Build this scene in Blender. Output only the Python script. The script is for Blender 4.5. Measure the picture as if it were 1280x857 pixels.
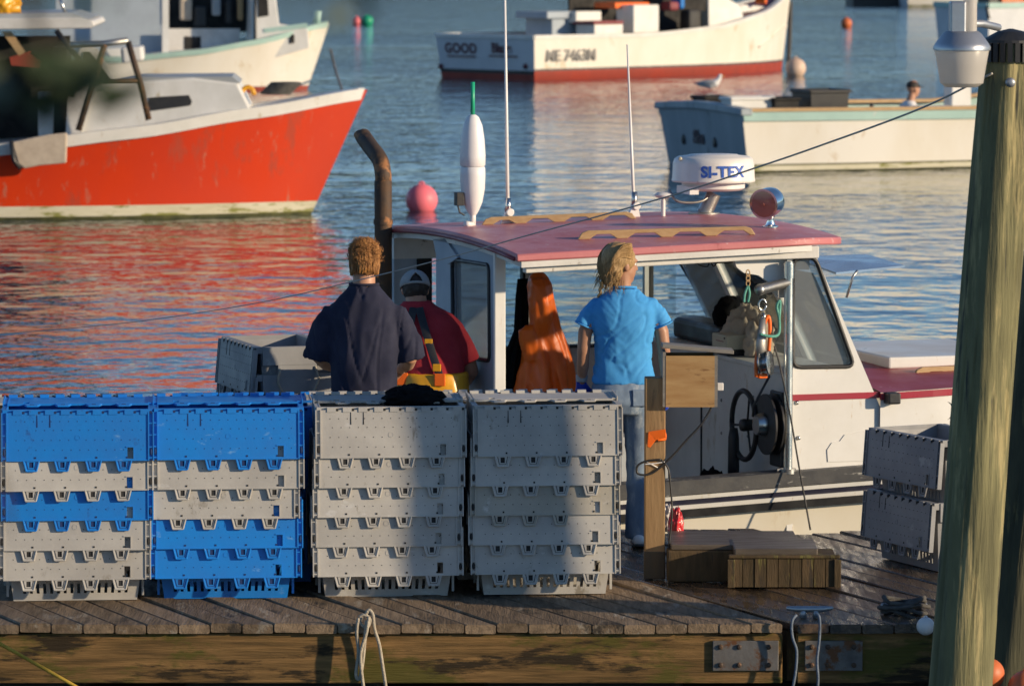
import bpy, math, random
from mathutils import Vector, Matrix, noise
from mathutils.geometry import tessellate_polygon
random.seed(7)
SC = bpy.context.scene
for _o in list(bpy.data.objects): bpy.data.objects.remove(_o)
COL = SC.collection
R = math.radians
V = Vector

# ------------------------------------------------------------------ camera
FPX = 6000.0                      # focal length in pixels of a 1280 px wide picture
ZC = 4.0                          # eye height above the water
PITCH = math.atan(523.5 / FPX)
cam = bpy.data.cameras.new('camera')
cam.lens = FPX / 1280 * 36; cam.sensor_width = 36
cam.clip_start = 0.5; cam.clip_end = 12000
cam.dof.use_dof = True; cam.dof.focus_distance = 25.2; cam.dof.aperture_fstop = 6.8
camo = bpy.data.objects.new('camera', cam); COL.objects.link(camo)
camo.location = (0, 0, ZC); camo.rotation_euler = (math.pi / 2 - PITCH, 0, 0)
SC.camera = camo

# ------------------------------------------------------------------ sky, sun, exposure
SUN_A = R(68)                     # to the right of straight behind the camera
SUN_E = R(13.5)
sun_dir = V((math.sin(SUN_A) * math.cos(SUN_E), -math.cos(SUN_A) * math.cos(SUN_E), math.sin(SUN_E)))
w = bpy.data.worlds.new('World'); SC.world = w; w.use_nodes = True
nt = w.node_tree; bg = nt.nodes['Background']
sky = nt.nodes.new('ShaderNodeTexSky'); sky.sky_type = 'NISHITA'; sky.sun_disc = False
sky.sun_elevation = SUN_E; sky.sun_rotation = math.pi - SUN_A
sky.air_density = 1.0; sky.dust_density = 0.0; sky.ozone_density = 3.0; sky.altitude = 2500
nt.links.new(sky.outputs[0], bg.inputs[0]); bg.inputs[1].default_value = 0.115
sl = bpy.data.lights.new('sun', 'SUN'); sl.energy = 4.4; sl.angle = R(1.2); sl.color = (1.0, 0.80, 0.55)
so = bpy.data.objects.new('sun', sl); COL.objects.link(so)
so.rotation_euler = (-sun_dir).to_track_quat('-Z', 'Y').to_euler(); so.location = (20, -15, 20)
SC.view_settings.view_transform = 'Standard'; SC.view_settings.look = 'None'
SC.view_settings.gamma = 1; SC.view_settings.use_curve_mapping = False
SC.view_settings.exposure = 0.25

# ------------------------------------------------------------------ photo pixel -> place
def ray(px, py):
    x = (px - 640) / FPX; u = -(py - 428.5) / FPX
    return V((x, math.cos(PITCH) + u * math.sin(PITCH), -math.sin(PITCH) + u * math.cos(PITCH)))
def at(px, py, Y):
    d = ray(px, py); return V((0, 0, ZC)) + d * (Y / d.y)
def on(px, py, z=0.0):
    d = ray(px, py); return V((0, 0, ZC)) + d * ((z - ZC) / d.z)
class Frame:
    """local axes of a boat: x to the bow, y to port, z up from the waterline"""
    def __init__(s, x, y, deg):
        s.m = Matrix.Translation((x, y, 0)) @ Matrix.Rotation(R(deg), 4, 'Z'); s.i = s.m.inverted()
        s.c = s.i @ V((0, 0, ZC)); s.o = V((x, y, 0)); s.deg = deg
    def _d(s, px, py): return s.i.to_3x3() @ ray(px, py)
    def y(s, px, py, v): d = s._d(px, py); return s.c + d * ((v - s.c.y) / d.y)
    def x(s, px, py, v): d = s._d(px, py); return s.c + d * ((v - s.c.x) / d.x)
    def z(s, px, py, v): d = s._d(px, py); return s.c + d * ((v - s.c.z) / d.z)
    def w(s, p): return s.m @ V(p)

# ------------------------------------------------------------------ materials
MT = {}
def mat(key, c1, c2=None, sc=5, st=(1, 1, 1), rough=.5, metal=0, bump=0, bsc=40, bst=None, rv=.12,
        spots=None, sp2=None, vary=0, coat=0, detail=6, spec=.5, edge=None):
    """procedural surface: c1..c2 noise, optional worn spots (colour, scale, threshold, stretch), bump, per object tint"""
    m = bpy.data.materials.new(key); m.use_nodes = True; n = m.node_tree; b = n.nodes['Principled BSDF']; L = n.links.new
    tc = n.nodes.new('ShaderNodeTexCoord'); oi = n.nodes.new('ShaderNodeObjectInfo')
    def noise_(scale, stretch, det=6, rg=.6):
        mp = n.nodes.new('ShaderNodeMapping'); mp.inputs['Scale'].default_value = stretch
        ad = n.nodes.new('ShaderNodeVectorMath'); ad.operation = 'ADD'
        cm = n.nodes.new('ShaderNodeVectorMath'); cm.operation = 'SCALE'; cm.inputs[0].default_value = (13, 7, 5)
        L(oi.outputs['Random'], cm.inputs['Scale']); L(tc.outputs['Object'], ad.inputs[0]); L(cm.outputs[0], ad.inputs[1])
        L(ad.outputs[0], mp.inputs['Vector'])
        t = n.nodes.new('ShaderNodeTexNoise'); t.inputs['Scale'].default_value = scale
        t.inputs['Detail'].default_value = det; t.inputs['Roughness'].default_value = rg
        L(mp.outputs[0], t.inputs['Vector']); return t.outputs['Fac']
    def ramp(fac, a, bb, p0=.35, p1=.65):
        r = n.nodes.new('ShaderNodeValToRGB'); r.color_ramp.elements[0].position = p0; r.color_ramp.elements[1].position = p1
        r.color_ramp.elements[0].color = (*a, 1); r.color_ramp.elements[1].color = (*bb, 1); L(fac, r.inputs[0]); return r.outputs[0]
    if c2 is None: c2 = tuple(v * .82 for v in c1)
    nf = noise_(sc, st, detail)
    col = ramp(nf, c1, c2)
    for s in (spots, sp2):
        if s:
            cs, ssc, th = s[0], s[1], s[2] - .065; sst = s[3] if len(s) > 3 else (1, 1, 1)
            f = ramp(noise_(ssc, sst, 8, .68), (0, 0, 0), (1, 1, 1), th, min(1, th + .07))
            mx = n.nodes.new('ShaderNodeMixRGB'); L(f, mx.inputs[0]); L(col, mx.inputs[1]); mx.inputs[2].default_value = (*cs, 1); col = mx.outputs[0]
    if vary:
        hv = n.nodes.new('ShaderNodeHueSaturation'); ma = n.nodes.new('ShaderNodeMapRange')
        L(oi.outputs['Random'], ma.inputs[0]); ma.inputs[3].default_value = 1 - vary; ma.inputs[4].default_value = 1 + vary
        L(ma.outputs[0], hv.inputs['Value']); L(col, hv.inputs['Color']); col = hv.outputs[0]
    L(col, b.inputs['Base Color'])
    mr = n.nodes.new('ShaderNodeMapRange'); L(nf, mr.inputs[0]); mr.inputs[1].default_value = .3; mr.inputs[2].default_value = .7
    mr.inputs[3].default_value = max(.02, rough - rv); mr.inputs[4].default_value = min(1, rough + rv); L(mr.outputs[0], b.inputs['Roughness'])
    b.inputs['Metallic'].default_value = metal; b.inputs['Coat Weight'].default_value = coat
    b.inputs['Specular IOR Level'].default_value = spec
    if bump:
        bp = n.nodes.new('ShaderNodeBump'); bp.inputs['Strength'].default_value = bump; bp.inputs['Distance'].default_value = .02
        L(noise_(bsc, bst or st, 5), bp.inputs['Height']); L(bp.outputs[0], b.inputs['Normal'])
    MT[key] = m; return m

def glass(key, tint=(.9, .95, .97), haze=.0):
    m = bpy.data.materials.new(key); m.use_nodes = True; n = m.node_tree; L = n.links.new; n.nodes.clear()
    o = n.nodes.new('ShaderNodeOutputMaterial'); t = n.nodes.new('ShaderNodeBsdfTransparent'); t.inputs[0].default_value = (*tint, 1)
    g = n.nodes.new('ShaderNodeBsdfGlossy'); g.inputs['Roughness'].default_value = .03
    d = n.nodes.new('ShaderNodeBsdfDiffuse'); d.inputs[0].default_value = (.55, .58, .6, 1)
    fr = n.nodes.new('ShaderNodeFresnel'); fr.inputs[0].default_value = 1.45
    a = n.nodes.new('ShaderNodeMixShader'); L(fr.outputs[0], a.inputs[0]); L(t.outputs[0], a.inputs[1]); L(g.outputs[0], a.inputs[2])
    c = n.nodes.new('ShaderNodeMixShader'); c.inputs[0].default_value = haze; L(a.outputs[0], c.inputs[1]); L(d.outputs[0], c.inputs[2])
    L(c.outputs[0], o.inputs[0]); MT[key] = m; return m

# ------------------------------------------------------------------ mesh helpers
class MB:
    def __init__(s): s.v = []; s.f = []; s.mi = []
    def add(s, vs, fs, mi=0):
        k = len(s.v); s.v += [tuple(v) for v in vs]; s.f += [tuple(i + k for i in f) for f in fs]; s.mi += [mi] * len(fs); return s
    def box(s, c, d, rot=None, mi=0, taper=None):
        c = V(c); hx, hy, hz = d[0] / 2, d[1] / 2, d[2] / 2; vs = []
        for z in (-1, 1):
            for y in (-1, 1):
                for x in (-1, 1):
                    k = 1
                    if taper and z > 0: k = taper
                    p = V((x * hx * k, y * hy * k, z * hz)); vs.append(c + (rot @ p if rot else p))
        return s.add(vs, [(0, 2, 3, 1), (4, 5, 7, 6), (0, 1, 5, 4), (2, 6, 7, 3), (0, 4, 6, 2), (1, 3, 7, 5)], mi)
    def span(s, a, b, mi=0):
        a = V(a); b = V(b); return s.box((a + b) / 2, [abs(b[i] - a[i]) for i in range(3)], None, mi)
    def loft(s, rings, closed=True, cap=True, mi=0):
        n = len(rings[0]); vs = [p for r in rings for p in r]; fs = []
        for i in range(len(rings) - 1):
            for j in range(n if closed else n - 1):
                a = i * n + j; b = i * n + (j + 1) % n; fs.append((a, b, b + n, a + n))
        if cap and closed: fs.append(tuple(range(n - 1, -1, -1))); fs.append(tuple(range((len(rings) - 1) * n, len(rings) * n)))
        return s.add(vs, fs, mi)
    def tube(s, path, r, seg=10, mi=0, ref=None, cap=True, dome=False):
        """r: number or one per point; each may be (a, b) for an elliptical ring, a along ref"""
        path = [V(p) for p in path]; n = len(path)
        rr = [r] * n if isinstance(r, (int, float)) or (isinstance(r, tuple) and len(r) == 2) else list(r)
        rr = [(q, q) if isinstance(q, (int, float)) else q for q in rr]
        ta = []
        for i in range(n):
            t = path[min(i + 1, n - 1)] - path[max(i - 1, 0)]
            ta.append(t.normalized() if t.length > 1e-9 else V((0, 0, 1)))
        if dome:
            t0, t1 = ta[0], ta[-1]; a0 = rr[0]; a1 = rr[-1]
            pre = [(path[0] - t0 * max(a0) * k, (a0[0] * q, a0[1] * q)) for k, q in ((.8, .25), (.6, .66), (.3, .92))]
            post = [(path[-1] + t1 * max(a1) * k, (a1[0] * q, a1[1] * q)) for k, q in ((.3, .92), (.6, .66), (.8, .25))]
            path = [p for p, _ in pre] + path + [p for p, _ in post]; rr = [q for _, q in pre] + rr + [q for _, q in post]
            ta = [t0] * 3 + ta + [t1] * 3
        rf = V(ref) if ref else (V((0, 0, 1)) if abs(ta[0].z) < .9 else V((1, 0, 0)))
        rings = []
        for p, t, q in zip(path, ta, rr):
            a = rf - t * rf.dot(t)
            if a.length < 1e-4: a = t.orthogonal()
            a.normalize(); b = t.cross(a)
            if ref is None: rf = a
            rings.append([p + a * (q[0] * math.cos(k * 2 * math.pi / seg)) + b * (q[1] * math.sin(k * 2 * math.pi / seg)) for k in range(seg)])
        return s.loft(rings, True, cap, mi)
    def lathe(s, prof, c=(0, 0, 0), axis=(0, 0, 1), seg=20, mi=0):
        ax = V(axis).normalized(); a = ax.orthogonal().normalized(); b = ax.cross(a); c = V(c)
        rings = [[c + ax * h + (a * math.cos(k * 2 * math.pi / seg) + b * math.sin(k * 2 * math.pi / seg)) * max(r, 1e-4) for k in range(seg)] for r, h in prof]
        return s.loft(rings, True, True, mi)
    def ball(s, c, r, seg=16, mi=0, rot=None):
        r = (r, r, r) if isinstance(r, (int, float)) else r; c = V(c); rings = []
        n = max(6, seg // 2)
        for i in range(n + 1):
            th = math.pi * (.02 + .96 * i / n); ring = []
            for k in range(seg):
                ph = 2 * math.pi * k / seg
                p = V((r[0] * math.sin(th) * math.cos(ph), r[1] * math.sin(th) * math.sin(ph), -r[2] * math.cos(th)))
                ring.append(c + (rot @ p if rot else p))
            rings.append(ring)
        return s.loft(rings, True, True, mi)
    def prism(s, poly, d, mi=0):
        """poly: list of 3D points in a plane, d: thickness vector"""
        n = len(poly); d = V(d); a = [V(p) for p in poly]
        tri = tessellate_polygon([a]); vs = a + [p + d for p in a]
        fs = [tuple(t) for t in tri] + [tuple(i + n for i in t)[::-1] for t in tri] + [(i, (i + 1) % n, (i + 1) % n + n, i + n) for i in range(n)]
        return s.add(vs, fs, mi)
    def plate(s, loops, d, mi=0):
        """outline with holes (all loops 3D, coplanar), thickness vector d"""
        L = [[V(p) for p in l] for l in loops]; d = V(d); fl = [p for l in L for p in l]; n = len(fl)
        tri = tessellate_polygon(L); fs = [tuple(t) for t in tri] + [tuple(i + n for i in t)[::-1] for t in tri]; k = 0
        for l in L:
            m = len(l); fs += [(k + i, k + (i + 1) % m, k + (i + 1) % m + n, k + i + n) for i in range(m)]; k += m
        return s.add(fl + [p + d for p in fl], fs, mi)
    def mesh(s, name):
        me = bpy.data.meshes.new(name); me.from_pydata(s.v, [], s.f)
        for p, i in zip(me.polygons, s.mi): p.material_index = i
        import bmesh
        b = bmesh.new(); b.from_mesh(me); bmesh.ops.recalc_face_normals(b, faces=b.faces); b.to_mesh(me); b.free()
        return me
    def build(s, name, m, parent=None, smooth=False, bevel=0, sub=0, loc=None):
        me = s.mesh(name); o = bpy.data.objects.new(name, me); COL.objects.link(o)
        for x in (m if isinstance(m, (list, tuple)) else [m]): me.materials.append(MT[x] if isinstance(x, str) else x)
        fin(o, smooth, bevel, sub)
        if parent: o.parent = parent
        if loc is not None: o.location = loc
        return o
def shade(me, smooth):
    if smooth is True: me.polygons.foreach_set('use_smooth', [True] * len(me.polygons))
    elif smooth:
        me.polygons.foreach_set('use_smooth', [True] * len(me.polygons)); me.set_sharp_from_angle(angle=R(smooth))
def fin(o, smooth=False, bevel=0, sub=0):
    if bevel:
        b = o.modifiers.new('bevel', 'BEVEL'); b.width = bevel; b.segments = 2; b.limit_method = 'ANGLE'; b.angle_limit = R(40)
    if sub:
        b = o.modifiers.new('sub', 'SUBSURF'); b.levels = sub; b.render_levels = sub
    shade(o.data, smooth)
def bake(o):
    dg = bpy.context.evaluated_depsgraph_get(); me = bpy.data.meshes.new_from_object(o.evaluated_get(dg), depsgraph=dg)
    o.modifiers.clear(); o.data = me; return me
def empty(name, loc=(0, 0, 0), rz=0):
    o = bpy.data.objects.new(name, None); o.empty_display_size = .1; COL.objects.link(o); o.location = loc; o.rotation_euler = (0, 0, rz); return o
def tag(o, label, cat, group=None):
    o['label'] = label; o['category'] = cat
    if group: o['group'] = group
    return o
def structure(o): o['kind'] = 'structure'; return o
def child(name, me, parent, loc=None, mtx=None):
    o = bpy.data.objects.new(name, me); COL.objects.link(o); o.parent = parent
    if loc is not None: o.location = loc
    if mtx is not None: o.matrix_local = mtx
    return o
def copy_tree(o, parent=None):
    c = o.copy(); COL.objects.link(c); c.parent = parent
    for ch in list(o.children): copy_tree(ch, c)
    return c
def soft(mb, name, m, parent, vox=.012, it=6, disp=None, fac=.5):
    """one continuous skin round all the pieces in mb (voxel union, smoothed, then folded by disp(co, normal))"""
    o = mb.build(name, m, parent, True)
    r = o.modifiers.new('r', 'REMESH'); r.mode = 'VOXEL'; r.voxel_size = vox
    if it: q = o.modifiers.new('s', 'SMOOTH'); q.factor = fac; q.iterations = it
    bpy.context.view_layer.update(); me = bake(o)
    if disp:
        no = [v.normal.copy() for v in me.vertices]
        for v, q in zip(me.vertices, no): v.co += q * disp(v.co, q)
    if not me.materials: me.materials.append(MT[m])
    shade(me, True); return o
def text(name, s, size, m, parent, mtx, ext=.002, bold=0, bend=None, track=1, shear=0):
    cu = bpy.data.curves.new(name, 'FONT'); cu.body = s; cu.size = size; cu.extrude = ext; cu.offset = bold; cu.align_x = 'CENTER'; cu.align_y = 'CENTER'
    cu.space_character = track; cu.shear = shear
    t = bpy.data.objects.new('t', cu); COL.objects.link(t); bpy.context.view_layer.update()
    me = bpy.data.meshes.new_from_object(t.evaluated_get(bpy.context.evaluated_depsgraph_get())); bpy.data.objects.remove(t)
    if bend:
        for v in me.vertices:
            a = v.co.x / bend; r = bend + v.co.z; v.co.x = math.sin(a) * r; v.co.z = math.cos(a) * r
    me.materials.clear(); me.materials.append(MT[m])
    return child(name, me, parent, mtx=mtx)
def rrect(x0, z0, x1, z1, r, n=5):
    """rounded rectangle as 2D points"""
    out = []
    for cx, cz, a in ((x1 - r, z1 - r, 0), (x0 + r, z1 - r, 90), (x0 + r, z0 + r, 180), (x1 - r, z0 + r, 270)):
        for k in range(n): t = R(a + 90 * k / (n - 1)); out.append((cx + r * math.cos(t), cz + r * math.sin(t)))
    return out
def roundpoly(pts, r, n=5):
    """round the corners of a planar 3D polygon"""
    out = []; m = len(pts); pts = [V(p) for p in pts]
    for i in range(m):
        p, a, b = pts[i], pts[i - 1], pts[(i + 1) % m]; da = (a - p); db = (b - p); k = min(r, da.length * .45, db.length * .45)
        p0 = p + da.normalized() * k; p1 = p + db.normalized() * k
        for j in range(n):
            t = j / (n - 1); out.append(p0 * (1 - t) ** 2 + p * 2 * t * (1 - t) + p1 * t * t)
    return out
def sag(a, b, drop, n=16):
    a = V(a); b = V(b); return [a.lerp(b, i / n) - V((0, 0, drop * 4 * (i / n) * (1 - i / n))) for i in range(n + 1)]
def wob(path, amp, fr=3.0, seed=0):
    return [V(p) + V((noise.noise(V(p) * fr + V((seed, 0, 0))), noise.noise(V(p) * fr + V((seed, 9, 0))), noise.noise(V(p) * fr + V((seed, 0, 9))))) * amp for p in path]
def bez(pts, n=8):
    """smooth curve through points (Catmull-Rom)"""
    P = [V(p) for p in pts]; P = [P[0] * 2 - P[1]] + P + [P[-1] * 2 - P[-2]]; out = []
    for i in range(1, len(P) - 2):
        for k in range(n):
            t = k / n; a, b, c, d = P[i - 1:i + 3]
            out.append(.5 * ((2 * b) + (c - a) * t + (2 * a - 5 * b + 4 * c - d) * t * t + (3 * b - a - 3 * c + d) * t ** 3))
    out.append(P[-2]); return out

# ------------------------------------------------------------------ the materials of the place
mat('pink_roof', (.58, .21, .215), (.49, .15, .16), 3, rough=.42, sp2=((.38, .10, .11), 4, .66), spots=((.76, .70, .68), 13, .685, (1, 2.2, 1)), bump=.08, bsc=30)
mat('red_deck', (.36, .055, .065), (.30, .045, .05), 3, rough=.4, spots=((.65, .6, .58), 7, .72), bump=.05)
mat('red_stripe', (.38, .03, .05), rough=.35)
mat('boat_white', (.76, .75, .72), (.66, .65, .61), 2.5, rough=.38, sp2=((.50, .36, .22), 7, .715, (5, 5, .5)), spots=((.52, .46, .36), 5, .69, (1, 1, .5)), bump=.03, bsc=20)
mat('boat_white_worn', (.70, .68, .64), (.58, .56, .52), 4, rough=.5, spots=((.24, .20, .16), 11, .68), bump=.08)
mat('hull_cream', (.74, .70, .60), (.66, .60, .47), 1.2, (1, 1, .4), rough=.42, spots=((.55, .45, .30), 2.2, .66, (1.6, 1, .35)), bump=.03, bsc=12)
mat('hull_white', (.78, .75, .68), (.70, .65, .55), .9, (1, 1, .5), rough=.4, spots=((.60, .50, .36), 1.5, .66, (1, 1, .6)), sp2=((.42, .30, .18), 3.5, .74, (3, 3, .35)), bump=.03, bsc=8)
mat('transom_grey', (.34, .39, .42), (.28, .33, .36), 1.5, (2, 2, .5), rough=.5, spots=((.16, .19, .2), 2.5, .68, (2, 2, .4)))
mat('transom_white', (.66, .68, .70), (.58, .6, .62), 1.5, rough=.45)
mat('hull_red', (.68, .050, .008), (.57, .038, .008), .7, (1, 1, .5), rough=.38, spots=((.50, .16, .10), 2.2, .66, (2, 2, .3)), sp2=((.46, .06, .028), 1.3, .63, (1.6, 1, .6)), bump=.04, bsc=5)
mat('boot_red', (.34, .045, .025), (.26, .04, .025), 2, rough=.6)
mat('boot_white', (.66, .62, .48), (.5, .46, .30), 2, (.4, 1, 2), rough=.6, spots=((.22, .22, .05), 3, .60, (.6, 1, 3)))
mat('weed', (.10, .10, .03), (.05, .055, .02), 6, rough=.85, bump=.4, bsc=25)
mat('teal', (.40, .58, .53), (.34, .51, .47), 3, rough=.5, spots=((.6, .62, .58), 6, .68))
mat('grey_paint', (.40, .42, .43), (.33, .35, .36), 3, rough=.5, bump=.05)
mat('blue_grey', (.36, .42, .48), (.31, .36, .42), 2, rough=.55)
mat('dark_and_shade', (.020, .018, .016), (.010, .010, .010), 4, rough=.8)  # dark things, and cabin interiors whose shade is painted in
mat('black_rub', (.018, .018, .02), (.03, .03, .03), 8, rough=.5, bump=.05)
mat('black_cloth', (.005, .005, .006), (.008, .008, .009), 12, rough=.95, bump=.15, bsc=120, spec=.1)
mat('rail_worn', (.05, .052, .06), (.09, .09, .09), 6, rough=.6, spots=((.42, .41, .38), 9, .66, (.7, 1, 3)), bump=.1)
mat('wet_grey', (.13, .105, .08), (.08, .062, .045), 5, (1, 6, 6), rough=.4, bump=.2)
mat('navy_paint', (.02, .02, .04), (.03, .03, .05), 6, rough=.4)
mat('steel', (.62, .62, .60), (.5, .5, .48), 6, rough=.28, metal=1, bump=.02)
mat('steel_dull', (.42, .42, .41), (.3, .29, .27), 9, rough=.45, metal=.9, bump=.05, spots=((.2, .1, .05), 14, .68))
mat('chrome', (.8, .8, .8), (.72, .72, .72), 3, rough=.10, metal=1)
mat('rust_pipe', (.055, .042, .035), (.12, .07, .04), 9, rough=.7, metal=.3, spots=((.33, .15, .06), 6, .62), bump=.15, bsc=60)
mat('oak', (.50, .34, .17), (.40, .25, .115), 10, (1, 6, 6), rough=.6, bump=.1)
mat('white_plastic', (.80, .78, .76), (.72, .70, .68), 6, rough=.35, spots=((.55, .5, .44), 8, .70))
mat('dome_white', (.80, .77, .72), (.74, .70, .64), 5, (2, 2, .6), rough=.35, spots=((.52, .45, .38), 9, .70, (2, 2, .6)))
mat('buoy_white', (.82, .80, .80), (.76, .74, .74), 6, rough=.4, bump=.04, bsc=60)
mat('green_stick', (.02, .42, .22), (.02, .36, .2), 6, rough=.4)
mat('blue_print', (.03, .10, .46), (.05, .14, .5), 18, rough=.4)
mat('print_dark', (.05, .03, .045), rough=.5)
mat('print_grey', (.22, .21, .2), rough=.5)
mat('print_maroon', (.12, .03, .04), rough=.5)
mat('crate_grey_shaded', (.27, .275, .285), (.215, .22, .23), 4, rough=.55, vary=.05, spots=((.36, .36, .36), 6, .68), bump=.04, bsc=60)  # grey crates standing in shade, the shade darkened into their colour
mat('crate_grey', (.49, .47, .43), (.385, .37, .345), 4, rough=.55, vary=.09, spots=((.52, .51, .49), 6, .675, (1, 1, 1.8)), sp2=((.25, .225, .185), 7, .675, (1, 1, .6)), bump=.04, bsc=60)
mat('crate_blue', (.008, .21, .66), (.008, .18, .59), 6, rough=.48, vary=.07, spots=((.12, .32, .66), 6, .68, (1, 1, 1.8)), sp2=((.015, .09, .33), 7, .68, (1, 1, .6)), bump=.04, bsc=60)
mat('crate_beige', (.43, .40, .34), (.37, .345, .29), 7, rough=.6, spots=((.58, .56, .52), 6, .68), bump=.06)
mat('hole', (.03, .03, .03), (.02, .02, .02), 5, rough=.9)
mat('hole_blue', (.008, .035, .14), (.01, .03, .11), 5, rough=.9)
mat('plank', (.27, .195, .125), (.15, .108, .07), 3.0, (9, .8, 9), rough=.72, rv=.15, spec=.22, vary=.25, bump=.35, bsc=8, bst=(12, 1, 12), spots=((.33, .28, .215), 2.4, .64, (4, 1, 4)), sp2=((.075, .06, .045), 1.7, .64, (3, 1.2, 3)))
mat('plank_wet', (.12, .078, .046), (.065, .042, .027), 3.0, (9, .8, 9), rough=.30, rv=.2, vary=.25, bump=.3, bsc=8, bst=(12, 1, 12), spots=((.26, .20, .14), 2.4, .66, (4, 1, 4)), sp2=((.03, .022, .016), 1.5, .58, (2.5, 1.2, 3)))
mat('plank_end', (.20, .15, .07), (.10, .085, .03), 8, rough=.8, vary=.2, bump=.2)
mat('beam', (.29, .165, .06), (.10, .062, .024), 6, (.3, 3, 5), rough=.8, spec=.25, detail=10, bump=.5, bsc=10, bst=(.5, 5, 9), spots=((.10, .085, .018), 3.4, .575, (.5, 1, 1.3)), sp2=((.035, .024, .012), 4.2, .595, (.45, 1, 2.6)))
mat('post_wood', (.33, .21, .10), (.24, .145, .065), 5, (3, 3, .5), rough=.7, bump=.2, bsc=14, bst=(4, 4, .5), spots=((.15, .10, .05), 4, .66, (2, 2, .5)))
mat('post_dark', (.05, .038, .025), (.09, .065, .035), 5, (3, 3, .6), rough=.5, bump=.2)
mat('ply', (.46, .29, .125), (.36, .20, .075), 4, (1, 1, 5), rough=.6, bump=.1, spots=((.22, .11, .04), 3, .64, (1, 1, 4)))
mat('grey_wood', (.27, .25, .22), (.19, .175, .155), 5, (1, 6, 6), rough=.75, bump=.2)
mat('mossy', (.105, .065, .026), (.05, .034, .014), 4, (4, 4, .8), rough=.8, bump=.25, spots=((.17, .15, .04), 4, .62, (3, 3, .6)), sp2=((.03, .022, .015), 5, .64, (4, 4, .5)))
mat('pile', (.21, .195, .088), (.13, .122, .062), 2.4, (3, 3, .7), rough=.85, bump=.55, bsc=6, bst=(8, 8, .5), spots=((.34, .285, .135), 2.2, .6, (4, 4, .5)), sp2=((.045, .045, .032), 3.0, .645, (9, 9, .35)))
mat('pile_shaded', (.085, .08, .04), (.045, .045, .028), 3, (3, 3, .7), rough=.9, bump=.5, bsc=6, bst=(8, 8, .5), spots=((.14, .12, .05), 3, .64, (3, 3, .6)))  # piling wood with its shadow put into the colour
mat('galv', (.45, .47, .50), (.36, .38, .41), 5, rough=.42, metal=.7, bump=.04)
mat('lens', (.80, .75, .70), (.74, .69, .64), 5, (4, 4, .3), rough=.35, bump=.06).node_tree.nodes['Principled BSDF'].inputs['Transmission Weight'].default_value = .55
mat('rope_pale', (.47, .42, .33), (.36, .31, .24), 20, rough=.9, bump=.5, bsc=90)
mat('rope_grey', (.16, .155, .16), (.11, .105, .11), 20, rough=.9, bump=.4, bsc=90)
mat('joint_steel', (.20, .19, .18), (.13, .12, .11), 9, rough=.6, metal=.5, bump=.1, spots=((.16, .07, .03), 8, .62))
mat('rope_line', (.50, .47, .42), (.40, .37, .33), 20, rough=.9)
mat('rope_blue', (.16, .20, .26), (.11, .14, .19), 20, rough=.9, bump=.4, bsc=90)
mat('rope_dark', (.10, .095, .09), (.06, .058, .055), 20, rough=.9, bump=.4, bsc=90)
mat('rope_yellow', (.55, .36, .04), (.42, .27, .03), 20, rough=.8, bump=.4, bsc=90)
mat('rope_green', (.14, .42, .33), (.1, .33, .26), 20, rough=.85, bump=.4, bsc=90)
mat('skin', (.50, .265, .165), (.43, .215, .13), 8, rough=.55, bump=.04, bsc=90)
mat('skin_tan', (.42, .215, .13), (.36, .175, .10), 8, rough=.55, bump=.04, bsc=90)
mat('hair_blond', (.52, .33, .14), (.26, .15, .055), 40, (6, 6, 1), rough=.5, bump=.4, bsc=60)
mat('hair_ginger', (.50, .235, .065), (.25, .105, .03), 30, rough=.55, bump=.4, bsc=60)
mat('hair_dark', (.035, .024, .018), (.02, .014, .01), 30, rough=.6, bump=.4)
mat('tee_blue', (.06, .34, .72), (.05, .29, .65), 7, rough=.85, bump=.12, bsc=260)
mat('tee_navy', (.016, .018, .045), (.012, .014, .034), 7, rough=.9, bump=.12, bsc=260)
mat('tee_red', (.40, .02, .032), (.33, .016, .026), 7, rough=.88, bump=.12, bsc=260)
mat('jeans', (.24, .32, .42), (.15, .21, .30), 6, (2, 2, .8), rough=.85, bump=.15, bsc=240, spots=((.34, .40, .46), 4, .62, (2, 2, .8)))
mat('oil_yellow', (.72, .36, .015), (.64, .30, .012), 5, rough=.35, bump=.05)
mat('oil_orange', (.92, .17, .012), (.84, .135, .012), 5, rough=.42, bump=.06)
mat('cap_grey', (.36, .37, .37), (.3, .31, .31), 10, rough=.85, bump=.1, bsc=160)
mat('glove_blue', (.012, .05, .42), (.012, .04, .35), 8, rough=.45, bump=.06)
mat('band_grey', (.42, .42, .42), rough=.7)
mat('canvas', (.58, .48, .37), (.48, .39, .30), 8, rough=.9, bump=.12, bsc=200)
mat('radio', (.60, .56, .42), (.54, .5, .37), 5, rough=.5)
mat('orange_buoy', (.66, .17, .05), (.55, .13, .04), 5, rough=.5, bump=.05)
mat('pink_buoy', (.92, .20, .24), (.88, .17, .21), 4, rough=.45)
mat('tan_buoy', (.70, .52, .40), (.62, .44, .33), 5, rough=.6)
mat('red_plastic', (.62, .04, .05), (.5, .03, .04), 8, rough=.3)
mat('film', (.6, .56, .55), rough=.25)
mat('gull_white', (.82, .81, .79), (.74, .73, .72), 8, rough=.8)
mat('gull_grey', (.36, .38, .41), rough=.8)
mat('leaf', (.030, .050, .012), (.02, .035, .01), 6, rough=.6)
mat('bark', (.06, .045, .03), rough=.9, bump=.3)
mat('lens_red', (.45, .16, .11), rough=.12, coat=.6)
mat('blue_sheet', (.30, .45, .66), rough=.25)
mat('maroon', (.25, .05, .06), rough=.5)
glass('pane', (.82, .88, .9), .03); glass('pane_dusty', (.80, .85, .87), .20)
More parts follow.
